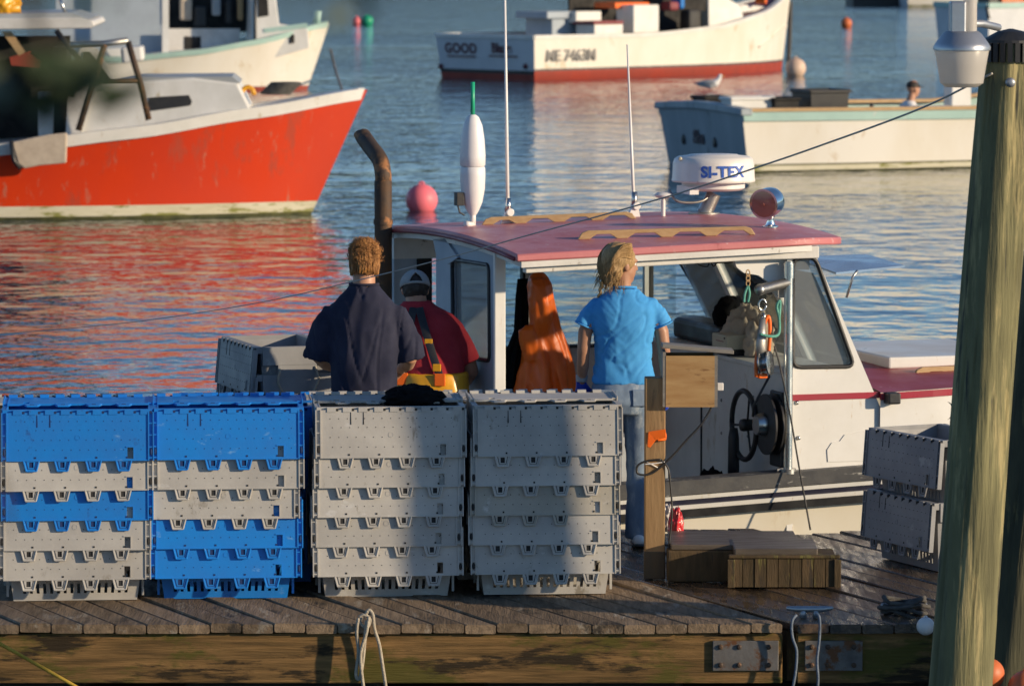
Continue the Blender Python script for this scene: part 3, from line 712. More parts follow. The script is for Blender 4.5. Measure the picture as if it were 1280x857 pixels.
# flaking white patch low on the side
pp = [(1035, 577), (1034, 562), (1040, 553), (1050, 551), (1056, 543), (1068, 541), (1080, 538), (1095, 540), (1110, 541), (1125, 541), (1125, 575)]
q = MB(); q.prism([P(a, b, SIDE - .006) for a, b in pp], (0, .0045, 0)); q.build('repair_patch', 'boat_white', boat)
# roof: cambered slab with rounded front
def roofz(x, y): v = (y - 1.37) / 1.40; return 2.018 + .032 * x + .055 * (1 - v * v) - .05 * max(0, (x - 1.7) / .45) ** 2
def roof_ring(x, dz0, dz1, sh=0):
    fr = max(0, (x - 1.62) / .52); hw = 1.40 - .42 * (1 - math.sqrt(max(0, 1 - fr * fr * .9)))
    n = 16; up = [V((x, 1.37 + hw * (2 * k / n - 1), roofz(x, 1.37 + hw * (2 * k / n - 1)) + dz1)) for k in range(n + 1)]
    lo = [V((x, p.y, p.z - dz1 + dz0)) for p in reversed(up)]
    return up + lo
xs = [-.03 + 2.17 * (i / 22) ** .85 for i in range(23)]
q = MB(); q.loft([roof_ring(x, 0, .045) for x in xs]); roof = q.build('roof', 'pink_roof', boat, 40, bevel=.010)
q = MB(); q.loft([roof_ring(x, -.035, -.001) for x in [0, .4, .8, 1.2, 1.6, 1.85]]); q.build('roof_lining', 'boat_white_worn', boat, 40)
q = MB(); q.loft([[V((x, .012, roofz(x, 0) - .075)), V((x, .012, roofz(x, 0) - .002)), V((x, .075, roofz(x, 0) - .002)), V((x, .075, roofz(x, 0) - .075))] for x in (.04, .5, 1, 1.5, 1.90)]); q.build('header_beam', 'boat_white_worn', boat, bevel=.006)
q = MB(); q.tube([(-.036, .0 + 2.74 * k / 14, roofz(0, 2.74 * k / 14) + .012) for k in range(15)], .013, 6); q.build('roof_edge', 'maroon', boat, True)
# curved gusset by the davit
gp = [(915, 318), (990, 312), (990, 372), (972, 372), (960, 352), (948, 344), (930, 341), (921, 334)]
q = MB(); q.prism([P(a, b, .09) for a, b in gp], (0, .04, 0)); q.build('gusset', 'boat_white', boat)
# rear bulkhead with framed window
RX = .02
def X(px, py, x=RX): return NB.x(px, py, x)
wl = roundpoly([X(566, 324), X(612, 331), X(613, 451), X(567, 443)], .05)
ol = [X(545, 300), X(624, 318), X(624, 560), X(545, 560)]
q = MB(); q.plate([ol, wl], (.04, 0, 0)); rb = q.build('rear_bulkhead', 'blue_grey', boat)
q = MB(); q.tube([p + V((-.004, 0, 0)) for p in wl] + [wl[0] + V((-.004, 0, 0))], .013, 6); q.build('window_gasket', 'black_rub', rb, True)
q = MB(); q.prism([p + V((.018, 0, 0)) for p in wl], (.004, 0, 0)); q.build('rear_window', 'pane_dusty', rb)
q = MB(); a = X(623, 318); q.span((-.01, a.y - .02, .3), (.06, a.y + .012, 2.04)); q.build('corner_post', 'boat_white', boat, bevel=.006)
# bracket under the rear eave
q = MB(); q.prism([X(541, 299, 0.0), X(556, 298, 0), X(572, 322, 0), (X(560, 330, 0)), X(545, 318, 0)], (.05, 0, 0)); q.build('eave_bracket', 'blue_grey', boat)
# port side wall: panels, posts, sill, windows
PY = 2.60
def pp_(px, py): return NB.y(px, py, PY)
xa = .02; ztop = lambda x: roofz(x, PY) - .03
def pspan(name, m, x0, x1, z0, z1, y0=PY, y1=PY + .045, parent=boat, bevel=0):
    q = MB(); q.span((x0, y0, z0), (x1, y1, z1)); return q.build(name, m, parent, bevel=bevel)
SILL = 1.255
pspan('port_wall', 'boat_white_worn', 0, 2.62, .3, SILL)
pspan('port_header', 'boat_white_worn', 0, 1.92, 1.86, 2.02)
xq = lambda px: pp_(px, 380).x
pspan('aft_panel', 'blue_grey', .0, xq(521), SILL, 1.86)
pspan('aft_locker', 'dark_and_shade', xq(521), xq(539), SILL, 1.86, PY - .02, PY + .04)
wins = [(xq(541), xq(653)), (xq(674), xq(806)), (xq(817), xq(846))]
pspan('window_post', 'boat_white_worn', xq(657), xq(669), SILL + .001, 1.859)
pspan('post_gasket', 'black_rub', xq(653), xq(656.5), SILL + .002, 1.858, PY - .006, PY + .05); pspan('post_gasket', 'black_rub', xq(669.5), xq(673.5), SILL + .002, 1.858, PY - .006, PY + .05)
pspan('window_post', 'boat_white', xq(806), xq(812), SILL + .001, 1.859); pspan('post_gasket', 'black_rub', xq(812.3), xq(816.5), SILL + .002, 1.858, PY - .006, PY + .05)
pspan('window_sill', 'black_rub', xq(541), 2.3, SILL + .002, SILL + .022, PY - .02, PY + .05)
for a, b in wins: pspan('port_window', 'pane', a, b, SILL + .022, 1.858, PY + .02, PY + .024)
# slanted forward post of the port side and the windshield frame
f0, f1 = pp_(849, 326), pp_(899, 408)
def slat(name, m, p0, p1, w_, y0, y1, parent=boat):
    d = V((w_, 0, 0)); q = MB(); q.prism([V((p0.x, y0, p0.z)), V((p0.x + w_, y0, p0.z)), V((p1.x + w_, y0, p1.z)), V((p1.x, y0, p1.z))], (0, y1 - y0, 0)); return q.build(name, m, parent)
sl_ = (f1.x - f0.x) / (f1.z - f0.z)
def sx_at(z, base): return base + (z - f0.z) * sl_
def near_x(z): return 1.815 + (2.03 - z) * .486
zt_, zb_ = 1.90, 1.22
for nm, m, w0, ww, ya, yb in (('windshield_post', 'boat_white_worn', .035, .12, PY, PY + .045), ('post_gasket', 'black_rub', .0, .034, PY - .006, PY + .05), ('post_gasket', 'black_rub', .156, .03, PY - .006, PY + .05)):
    slat(nm, m, V((sx_at(zt_, f0.x + w0), 0, zt_)), V((sx_at(zb_, f0.x + w0), 0, zb_)), ww, ya, yb)
for yc in (.9, 1.85):
    slat('windshield_post', 'boat_white', V((near_x(zt_), 0, zt_)), V((near_x(zb_), 0, zb_)), .05, yc - .04, yc + .04)
for ya, yb in ((.12, .85), (.95, 1.80), (1.90, 2.58)):
    slat('windshield_pane', 'pane', V((near_x(zt_) + .02, 0, zt_)), V((near_x(zb_) + .02, 0, zb_)), .006, ya, yb)
q = MB(); q.span((2.08, .12, 1.20), (2.23, 2.62, 1.245)); q.build('windshield_sill', 'boat_white_worn', boat)
q = MB(); q.span((1.76, .12, 1.92), (1.88, 2.62, 2.03)); q.build('windshield_header', 'boat_white_worn', boat)
# opened windshield sash sticking forward
a = P(1045, 343, .5); b = P(1131, 334, .5); q = MB(); q.prism([a, b, b + V((.05, .75, .02)), a + V((.0, .75, .05))], (0, 0, .012)); q.build('open_sash', 'blue_sheet', boat)
q = MB(); q.tube([P(1058, 372, .5), P(1066, 346, .5), P(1072, 338, .5)], .008, 8); q.build('sash_stay', 'steel', boat, True)
# console bulkhead facing aft, dash shelf
BX = 1.74
q = MB(); q.span((BX, .12, .23), (BX + .04, 2.58, 1.285)); q.build('console_bulkhead', 'boat_white', boat)
q = MB(); q.span((BX - .03, .14, 1.287), (2.13, 2.56, 1.315)); q.build('dash_shelf', 'boat_white_worn', boat, bevel=.006)
q = MB(); q.span((BX + .12, 1.62, 1.317), (2.09, 2.50, 1.45)); q.build('dash_board', 'black_rub', boat, bevel=.03)
q = MB(); q.span((BX - .008, 1.60, .25), (BX - .001, 1.615, 1.28)); q.build('bulkhead_seam', 'black_rub', boat)
for (a, b) in ((902, 500), (902, 541), (942, 496), (935, 545)):
    q = MB(); p = X(a, b, BX); q.lathe([(.012, 0), (.008, .006)], p, (-1, 0, 0), 8); q.build('bolt_head', 'steel_dull', boat)
# cockpit engine box corner
q = MB(); a = P(830, 600, .35); q.prism([V((.75, .35, .23)), V((1.06, .35, .23)), V((1.06, .35, .72)), V((.93, .35, .90)), V((.75, .35, .92))], (0, .75, 0)); q.build('engine_box', 'grey_paint', boat, bevel=.01)
# steering wheel
wc = X(930, 531, BX - .14); wr = .21
wheel = empty('steering_wheel'); wheel.parent = boat; wheel.location = wc
q = MB(); q.tube([(0, wr * math.cos(k * math.pi / 18), wr * math.sin(k * math.pi / 18)) for k in range(37)], .017, 8); q.build('rim', 'black_rub', wheel, True)
for k in range(3):
    an = R(90 + 120 * k + 25); q = MB(); q.tube([(.02, .02 * math.cos(an), .02 * math.sin(an)), (0, wr * math.cos(an), wr * math.sin(an))], .007, 6); q.build('spoke', 'black_rub', wheel, True)
q = MB(); q.lathe([(.035, -.02), (.04, 0), (.03, .10), (.03, .135)], (0, 0, 0), (1, 0, 0), 14); q.build('hub', 'black_rub', wheel, True)
q = MB(); p = X(917, 560, BX - .16); q.tube([(p.x, p.y, .30), (p.x, p.y, .86), (p.x, p.y, .92)], [.04, .035, .025], 10); q.build('wheel_column', 'black_rub', boat, True)
# pot hauler: two sheave plates on a motor
hc = X(962, 530, BX - .10); hr = .185
hauler = empty('pot_hauler'); hauler.parent = boat; hauler.location = hc
q = MB(); q.lathe([(.03, -.035), (hr, -.03), (hr, -.018), (.06, -.004), (.06, .004), (hr, .018), (hr, .03), (.03, .035)], (0, 0, 0), (1, 0, 0), 32); q.build('sheave', 'black_rub', hauler, 40)
q = MB(); q.lathe([(.06, -.09), (.07, -.06), (.07, -.036)], (0, 0, 0), (1, 0, 0), 16); q.build('motor', 'steel', hauler, 40)
q = MB(); q.span((.036, -.10, -.26), (.06, .10, .20)); q.build('backing_plate', 'black_rub', hauler, bevel=.03)
q = MB(); q.tube([(-.1, .02, .05), (-.11, -.02, .12), (-.02, -.05, .3)], .008, 8); q.build('hose', 'black_rub', hauler, True)
# davit: post, arm, hanging block
dv = empty('davit'); dv.parent = boat; pd = P(984, 585, .03); dv.location = (pd.x, .02, .70)
T = V((pd.x, .02, .70)); lp = lambda px, py, y=.02: NB.y(px, py, y) - T
q = MB(); tz = 1.98 - .70; q.tube([(0, 0, 0), (0, 0, tz)], .028, 16); q.tube([(0, 0, tz - .10), (0, 0, tz - .012)], .034, 16); q.build('post', 'steel', dv, 40)
q = MB(); q.tube([(0, 0, .0), (0, 0, .03)], .05, 16); q.tube([(.0, .0, .03), (-.07, 0, .02)], .012, 8); q.build('post_clamp', 'steel_dull', dv, 40)
a = lp(982, 353); b = lp(950, 362); q = MB(); q.tube([a + V((.02, .0, 0)), b], [.03, .033], 14); q.ball(b, .036, 14); q.build('arm', 'steel_dull', dv, 40)
q = MB()
for (c_, r_, ax) in ((lp(953, 381), .024, 0), (lp(954, 396), .020, 1)):
    q.tube([c_ + (V((math.cos(k * math.pi / 8) * r_, 0, math.sin(k * math.pi / 8) * r_ * 1.4)) if ax == 0 else V((0, math.cos(k * math.pi / 8) * r_, math.sin(k * math.pi / 8) * r_ * 1.3))) for k in range(17)], .007, 7)
q.build('shackle', 'steel', dv, True)
q = MB(); c0 = lp(957, 452, -.02)
q.tube([c0 + V((-.02, 0, .26)), c0 + V((-.03, 0, .10)), c0 + V((-.02, 0, -.02))], [(.02, .012), (.035, .014), (.03, .012)], 8, ref=(1, 0, 0)); q.build('block_strap', 'steel_dull', dv, True)
q = MB(); q.lathe([(.055, -.035), (.075, -.03), (.075, -.022), (.045, -.008), (.045, .008), (.075, .022), (.075, .03), (.055, .035)], c0 + V((0, 0, -.01)), (.75, -.6, .1), 24); q.build('block_sheave', 'steel', dv, 40)
q = MB(); q.tube(bez([c0 + V((-.06, 0, -.09)), c0 + V((-.055, .01, .02)), c0 + V((-.02, .02, .17)), c0 + V((.02, .02, .27)), c0 + V((.035, .02, .2)), c0 + V((.025, .02, .02))]), (.012), 8); q.build('orange_cheek', 'oil_orange', dv, True)
q = MB(); q.box(c0 + V((-.02, 0, -.085)), (.06, .03, .03)); q.build('orange_foot', 'oil_orange', dv, bevel=.008)
q = MB(); q.tube(bez([c0 + V((-.05, -.03, .17)), c0 + V((.02, -.04, .155)), c0 + V((.075, -.02, .17)), c0 + V((.085, 0, .26)), c0 + V((.07, 0, .33)), c0 + V((.09, 0, .36)), c0 + V((.085, 0, .25))]), .009, 8); q.build('green_lashing', 'rope_green', dv, True)
a = lp(935, 338); q = MB()
for k in range(3): q.tube([a + V((.012 * math.cos(j * math.pi / 6), .0, -.03 * k - .016 + .02 * math.sin(j * math.pi / 6))) for j in range(13)], .004, 6)
q.build('brass_clip', 'oak', dv, True)
q = MB(); q.tube(bez([a + V((0, 0, -.09)), a + V((-.02, 0, -.14)), a + V((-.025, 0, -.19))]), .008, 6); q.tube(bez([a + V((0, 0, -.09)), a + V((.01, 0, -.14)), a + V((.0, 0, -.19))]), .008, 6); q.build('green_cord', 'rope_green', dv, True)
q = MB(); q.tube(bez([lp(968, 432, .0), lp(976, 462, -.03), lp(988, 520, -.06), lp(1000, 590, -.1), lp(1013, 662, -.14)]), .006, 6); q.build('spring_line', 'rope_dark', dv, True)
# wiring loop under the roof and dark cabin light
q = MB(); q.tube(bez([P(868, 320, .5), P(872, 330, .5), P(884, 333, .5), P(888, 325, .5), P(892, 333, .5), P(900, 322, .5)]), .004, 5); q.build('wiring', 'black_rub', boat, True)
q = MB(); p = P(913, 325, .4); q.span((p.x - .1, .4, p.z - .02), (p.x + .1, .5, p.z + .045)); q.build('cabin_light', 'black_rub', boat, bevel=.01)

# ---- on the roof
def rz(p): return V((p.x, p.y, roofz(p.x, p.y) + .045))
def onroof(px, py):
    d = NB._d(px, py); t = 27.0
    while t < 34:
        p = NB.c + d * t
        if 0 <= p.y <= 1.75 and p.z <= roofz(p.x, p.y) + .046: break
        t += .004
    if t >= 34: p = NB.y(px, py, 1.75)
    p.z = roofz(p.x, p.y) + .045; return p
# exhaust stack
ex = empty('exhaust_stack'); ex.parent = boat; p0 = NB.x(479, 290, -.10); ex.location = (p0.x, p0.y, 0)
E0 = V((p0.x, p0.y, 0)); e = lambda px, py: NB.x(px, py, -.10) - E0
q = MB(); a = e(479, 400); b = e(479, 222); c = e(474, 200); d = e(452, 168)
q.tube([V((0, 0, .5)), V((0, 0, b.z - .02))] , .056, 18); q.tube([V((0, 0, 2.09)), V((0, 0, 2.12))], .062, 18); q.build('lower_pipe', 'rust_pipe', ex, 40)
pth = bez([V((0, 0, b.z - .03)), V((0, 0, b.z + .02)), V((0, c.y * .8, c.z)), V((0, d.y * .62, c.z + (d.z - c.z) * .55)), V((0, d.y, d.z))], 6); q = MB()
rings = []; n = len(pth)
q.tube(pth, .053, 18, ref=(1, 0, 0))
o = q.build('elbow', 'rust_pipe', ex, 40)
o.rotation_euler = (0, 0, 0)
# cut the mouth upright: shear the last ring
vs = o.data.vertices; k0 = (n - 1) * 18
for k in range(18):
    v = vs[k0 + k].co; v.y += (v.z - d.z) * -.0 + 0; v.z += (v.y - d.y) * .9
# white float pair on a rod with green stick
fl = empty('float_antenna'); fl.parent = boat; pr = onroof(591, 276); fl.location = pr
q = MB(); q.tube([(0, 0, 0), (0, 0, .09)], .018, 12); q.tube([(0, 0, 0), (-.06, -.06, .012)], .02, 8); fl.scale = (1.08, 1.08, 1.04); q.build('rod', 'white_plastic', fl, True)
s_ = 1 / 206.0
q = MB(); q.lathe([(.018, .06), (.034, .085), (.056, .14), (.070, .22), (.073, .30), (.072, .345), (.066, .352)], seg=22); q.build('lower_float', 'buoy_white', fl, 40)
q = MB(); q.lathe([(.066, .354), (.073, .362), (.074, .42), (.068, .52), (.056, .60), (.036, .65), (.018, .665)], seg=22); q.build('upper_float', 'buoy_white', fl, 40)
q = MB(); q.tube([(0, 0, .66), (0, 0, .86)], .013, 10); q.build('green_stick', 'green_stick', fl, True)
q = MB(); q.span((-.105, -.03, .12), (-.06, .03, .20)); q.tube([(-.09, 0, .12), (-.08, 0, .08), (-.05, 0, .06)], .006, 6); q.build('strobe_light', 'black_rub', fl, bevel=.006)
# tall whip antenna and short one
def whip(px, py, ztop_, r, name, lean):
    e_ = empty(name); e_.parent = boat; b_ = onroof(px, py); e_.location = b_; h = ztop_ - b_.z
    q = MB(); q.tube([(0, 0, .02), (lean * .25, 0, h * .25), (lean, 0, h)], [r, r * .95, r * .5], 8); q.build('whip', 'white_plastic', e_, True)
    q = MB(); q.tube([(0, 0, .06), (0, 0, .16)], r * 1.7, 10); q.build('ferrule', 'steel', e_, True)
    q = MB(); q.prism([(-.05, -.015, 0), (.035, -.015, 0), (.02, -.015, .07), (-.01, -.015, .09)], (0, .03, 0)); q.lathe([(.025, -.03), (.025, .03)], (.008, 0, .07), (0, 1, 0), 14); q.build('base', 'white_plastic', e_, bevel=.004); return e_
whip(635, 277, 4.15, .012, 'tall_whip_antenna', -.03)
whip(793, 271, NB.y(782, 56, onroof(793, 271).y).z, .011, 'short_whip_antenna', -.05)
# radar dome on its tilted pedestal
rd = empty('radar'); rd.parent = boat; rbp = onroof(880, 267); rd.location = rbp; k = 29.6 / 6000
q = MB(); q.lathe([(.10, 0), (.10, .008), (.055, .012)], seg=20); q.tube([(0, 0, 0), (.06, -.02, .13)], [.05, .045], 16); q.build('pedestal', 'steel_dull', rd, 40)
dc = V((.055, -.02, .15)); q = MB()
q.lathe([(.18, -.0), (.20, .015), (.20, .055)], dc, seg=40); q.span(dc + V((-.21, -.14, -.018)), dc + V((-.15, .1, .03))); q.build('dome_base', 'white_plastic', rd, 40)
q = MB(); q.lathe([(.262, .055), (.266, .065), (.262, .075), (.258, .17), (.248, .20), (.225, .215), (.16, .222), (.155, .226), (.05, .228)], dc, seg=48); q.build('dome', 'dome_white', rd, 40)
q = MB(); q.lathe([(.012, 0), (.012, .016), (.004, .022)], dc + V((-.245, -.06, .195)), seg=8); q.build('knob', 'radio', rd)
ang = R(-18 + 12)
text('maker_name', 'SI-TEX', .098, 'blue_print', rd, Matrix.Translation(dc + V((0, 0, .123))) @ Matrix.Rotation(ang, 4, 'Z') @ Matrix.Rotation(R(90), 4, 'X'), .0012, .0034, bend=.2625, track=1.06)
q = MB(); q.tube(bez([V((.03, -.03, .12)), V((-.03, -.05, .085)), V((-.12, -.05, .075)), V((-.2, -.04, .09)), V((-.235, 0, .15))]), .008, 8); q.build('cable', 'steel_dull', rd, True)
gp_ = empty('gps_antenna'); gp_.parent = boat; gp_.location = onroof(829, 270)
q = MB(); q.tube([(0, 0, 0), (0, 0, .11)], .014, 10); q.lathe([(.02, .11), (.055, .125), (.058, .135), (.04, .15), (.01, .153)], seg=18); q.build('mushroom', 'white_plastic', gp_, 40)
# chrome search light
sp = empty('search_light'); sp.parent = boat; sp.location = onroof(963, 284)
q = MB(); q.lathe([(.05, 0), (.05, .008), (.03, .016), (.02, .05), (.028, .07), (.03, .085)], seg=18); q.build('stand', 'chrome', sp, 40)
q = MB(); ax = V((-.70, -.68, -.12)).normalized(); hc_ = V((-.01, 0, .155)); q.lathe([(.02, -.085), (.06, -.075), (.084, -.045), (.09, .0), (.09, .07), (.094, .072), (.094, .08), (.086, .08)], hc_, ax, 28); q.build('head', 'chrome', sp, 40)
q = MB(); q.lathe([(.086, .074), (.086, .079), (.05, .086), (.005, .088)], hc_, ax, 28); q.lathe([(.012, .085), (.01, .094)], hc_, ax, 10); q.build('red_lens', 'lens_red', sp, 40)
# grab rails
g0 = onroof(722, 299); g1 = onroof(944, 293); grab(g0, g1, 4, .052)
g0 = onroof(545, 279); g1 = onroof(797, 273)
grab(onroof(602, 280), onroof(795, 273), 4, .046)

# ================================================================== PEOPLE
def fold(amp, sx, sy, sz, seed=0, ridge=True):
    def f(co, no):
        n = noise.noise(V((co.x * sx + seed, co.y * sy, co.z * sz)))
        if ridge: n = (1 - abs(n) * 2.2) * .6
        return amp * n + amp * .35 * noise.noise(V((co.x * 22 + seed, co.y * 22, co.z * 14)))
    return f
def ell_rings(q, rows, seg=28, p=2.3):
    """rows: (z, cx, cy, rx, ry); superellipse cross-sections"""
    rg = []
    for z, cx, cy, rx, ry in rows:
        r = []
        for k in range(seg):
            a = 2 * math.pi * k / seg; c, s = math.cos(a), math.sin(a)
            r.append(V((cx + rx * math.copysign(abs(c) ** (2 / p), c), cy + ry * math.copysign(abs(s) ** (2 / p), s), z)))
        rg.append(r)
    q.loft(rg)
def head(q, c, yaw=0, pitch=0, s=1.0):
    """head with jaw, nose, ears, brow and lips; faces +y before yaw"""
    m = Matrix.Rotation(R(yaw), 3, 'Z') @ Matrix.Rotation(R(pitch), 3, 'X'); c = V(c)
    def b(p, r): q.ball(c + m @ (V(p) * s), tuple(k * s for k in r), 18, rot=m)
    b((0, -.012, .022), (.074, .092, .090)); b((0, .022, -.035), (.060, .068, .075)); b((0, .052, -.082), (.032, .030, .026))
    b((0, .088, -.012), (.011, .016, .024)); b((0, .101, -.025), (.013, .013, .011)); b((0, .076, -.055), (.024, .014, .009)); b((0, .074, .022), (.05, .016, .014))
    for sd in (-1, 1): b((sd * .075, -.008, -.012), (.010, .020, .031))
    return m
def eyes(c, m, parent, s=1.0):
    for sd in (-1, 1):
        q = MB(); q.ball(V(c) + m @ (V((sd * .029, .066, .004)) * s), .0115 * s, 10); q.build('eye', 'white_plastic', parent, True)
        q = MB(); q.ball(V(c) + m @ (V((sd * .029, .0745, .004)) * s), .006 * s, 8); q.build('iris', 'hair_dark', parent, True)
def hand(q, wrist, d, palm, thumb, s=1.0, curl=.35):
    """palm and five fingers of different lengths; d: finger direction, palm: palm normal, thumb: side the thumb leaves"""
    w = V(wrist); d = V(d).normalized(); pn = V(palm); pn = (pn - d * pn.dot(d)).normalized(); t = V(thumb); t = (t - d * t.dot(d) - pn * t.dot(pn)).normalized()
    q.tube([w - d * .03 * s, w + d * .02 * s, w + d * .055 * s, w + d * .085 * s], [(.026 * s, .019 * s), (.032 * s, .017 * s), (.040 * s, .016 * s), (.038 * s, .014 * s)], 12, ref=t, dome=True)
    for off, ln, r in ((.029, .072, .0088), (.0095, .082, .0092), (-.0105, .076, .0088), (-.029, .060, .0078)):
        p = w + t * off * s * 1.06 + d * .082 * s; pts = [p]; dd = d.copy()
        for k, f in enumerate((.45, .32, .25)):
            ax = d.cross(pn); ang = curl * (1, 1.2, .8)[k]; dd = (dd * math.cos(ang) + pn * math.sin(ang)) if k == 0 else (dd * math.cos(ang) + (pn * dd.dot(d) - d * dd.dot(pn)).normalized() * math.sin(ang))
            pts.append(pts[-1] + dd.normalized() * ln * f * s)
        q.tube(pts, [r * s, r * s, r * .93 * s, r * .8 * s], 9, dome=True)
    p = w + t * .026 * s + d * .022 * s; dd = (d * .72 + t * .62 + pn * .25).normalized(); d2 = (d * .92 + t * .22 + pn * .3).normalized()
    q.tube([p, p + dd * .038 * s, p + dd * .038 * s + d2 * .03 * s, p + dd * .038 * s + d2 * .052 * s], [.0125 * s, .0105 * s, .0095 * s, .008 * s], 9, dome=True)
def strands(name, m, parent, roots, n, r=.0035):
    """roots(i) -> list of points"""
    q = MB()
    for i in range(n):
        p = roots(i)
        if p: k = len(p); q.tube(p, [r * (1 - .75 * j / (k - 1)) for j in range(k)], 4)
    return q.build(name, m, parent, True)

# ---------------- woman in the bright blue tee, seen from behind, head turned right
wo = empty('person', (at(779, 600, 26.5).x, 26.5, DK), R(2)); tag(wo, 'person in bright blue tee and faded jeans standing beside the wooden post', 'person')
q = MB(); hc = V((-.012, .015, 1.565)); hm = head(q, hc, -62, -4, 1.0)
q.tube([(-.005, .0, 1.38), (-.008, .005, 1.45), (-.010, .008, 1.53)], [.058, .050, .050], 14, dome=True)
ell_rings(q, [(.82, 0, 0, .155, .095), (.95, 0, 0, .145, .09), (1.05, 0, 0, .125, .08), (1.2, 0, .0, .14, .085), (1.31, 0, 0, .14, .08), (1.39, 0, 0, .08, .055)])
LW, RW = V((-.232, .02, .905)), V((.245, .075, .865))
q.tube([(-.125, 0, 1.325), (-.175, 0, 1.275), (-.213, -.012, 1.19), (-.222, -.018, 1.10), (-.226, .0, 1.0), LW], [.042, .042, .041, .036, .036, .023], 14, dome=True)
q.tube([(.125, 0, 1.325), (.175, 0, 1.275), (.210, -.012, 1.19), (.222, -.018, 1.10), (.236, .03, .99), RW], [.042, .042, .041, .036, .036, .023], 14, dome=True)
for s in (-1, 1): q.tube([(s * .085, 0, .85), (s * .085, .01, .46), (s * .08, -.005, .09)], [.085, .05, .036], 14, dome=True)
body = soft(q, 'body', 'skin_tan', wo, .008, 5); eyes(hc, hm, wo)
# gloves with five fingers
for wv, th, d in ((LW, (1, .3, 0), (.06, .08, -1)), (RW, (-.6, .8, 0), (.03, .25, -1))):
    g = MB(); hand(g, wv, d, (-.2, .9, 0) if wv is LW else (-.8, .2, .1), th, 1.08); soft(g, 'glove', 'glove_blue', wo, .005, 3)
q = MB(); q.tube([LW + V((.002, 0, .045)), LW + V((0, 0, .005))], [.034, .031], 16); q.build('cuff_band', 'band_grey', wo, 40, bevel=.004)
q = MB()
ell_rings(q, [(.905, 0, 0, .182, .128), (.95, 0, 0, .176, .122), (1.03, -.002, 0, .160, .112), (1.12, 0, 0, .162, .112), (1.22, 0, .0, .178, .118), (1.31, 0, 0, .188, .112), (1.37, 0, 0, .158, .092), (1.405, 0, 0, .108, .074), (1.432, 0, .002, .078, .062)])
for s in (-1, 1): q.tube([(s * .10, 0, 1.352), (s * .155, 0, 1.335), (s * .192, -.002, 1.285), (s * .222, -.006, 1.225)], [.040, .047, .051, .056], 16, ref=(0, 1, 0))
def fw(co, no):
    a = .0035 + .005 * max(0, 1.12 - co.z) * 3
    k = abs(co.x) * 3.2; n1 = noise.noise(V((co.x * 3 + 4, co.y * 4, co.z * 13 - k * 4))); n2 = noise.noise(V((co.x * 11 + co.z * 7, co.y * 6, co.z * 4 - co.x * 9)))
    n3 = noise.noise(V((co.x * 5 + 9 + co.z * 3, co.y * 4, co.z * 8 - co.x * 8))); cr = max(0, 1 - abs(n3) * 9) + .7 * max(0, 1 - abs(n1) * 10)
    return a * 1.2 * (.5 - abs(n1) * 2.2) + a * .9 * (.4 - abs(n2) * 1.8) - .0055 * cr
soft(q, 'tee_shirt', 'tee_blue', wo, .009, 5, fw)
q = MB(); ell_rings(q, [(.74, 0, -.005, .160, .118), (.80, 0, -.012, .176, .132), (.87, 0, -.010, .174, .126), (.93, 0, 0, .162, .112)])
for s in (-1, 1): q.tube([(s * .088, -.008, .83), (s * .090, -.01, .72), (s * .088, .0, .58), (s * .085, .005, .44), (s * .083, -.01, .25), (s * .083, -.008, .10), (s * .083, .0, .045)], [.093, .090, .078, .068, .064, .068, .072], 18, dome=False)
soft(q, 'jeans', 'jeans', wo, .009, 5, fold(.008, 5, 5, 9, 3))
for s in (-1, 1): q = MB(); q.prism([(s * .045, -.152, .79), (s * .135, -.140, .79), (s * .138, -.134, .88), (s * .043, -.147, .88)], (0, .02, 0)); q.build('back_pocket', 'jeans', wo, bevel=.003)
for s in (-1, 1):
    q = MB(); q.tube([(s * .083, -.075, .035), (s * .084, .0, .045), (s * .088, .09, .035), (s * .09, .16, .028)], [(.034, .034), (.042, .045), (.044, .033), (.032, .026)], 14, ref=(1, 0, 0), dome=True); soft(q, 'shoe', 'gull_white', wo, .008, 3)
    q = MB(); q.tube([(s * .083, -.09, .010), (s * .085, .05, .010), (s * .09, .175, .010)], [(.038, .010), (.046, .010), (.036, .010)], 12, ref=(1, 0, 0), dome=True); q.build('sole', 'black_rub', wo, True)
q = MB(); q.tube([(.071 * math.cos(k * .3142) - .002, .004 + .060 * math.sin(k * .3142), 1.436 - .006 * math.sin(k * .3142)) for k in range(21)], .007, 8); q.build('collar', 'tee_blue', wo, True)
for s in (-1, 1):
    q = MB(); c_ = V((s * .220, -.006, 1.228)); q.tube([c_ + V((s * .052 * math.cos(k * .3142) * .93, .057 * math.sin(k * .3142), .02 * math.cos(k * .3142))) for k in range(21)], .0045, 6); q.build('sleeve_hem', 'tee_blue', wo, True)
def hw(p): return hc + hm @ V(p)
q = MB()                                           # hair volume: skull cap, swept back to the nape
q.ball(hw((0, -.022, .030)), (.086, .100, .093), 20, rot=hm); q.ball(hw((0, -.055, -.035)), (.074, .060, .070), 18, rot=hm)
q.ball(hw((-.01, -.070, -.085)), (.045, .040, .045), 14, rot=hm); q.ball(hw((-.055, -.005, .02)), (.030, .06, .055), 12, rot=hm); q.ball(hw((.055, -.005, .02)), (.030, .06, .055), 12, rot=hm)
ho = soft(q, 'hair', 'hair_blond', wo, .010, 3, lambda co, no: .004 * noise.noise(V((co.x * 60, co.y * 60, co.z * 14))))
nape = hw((-.02, -.085, -.10))
rnd = random.Random(3)
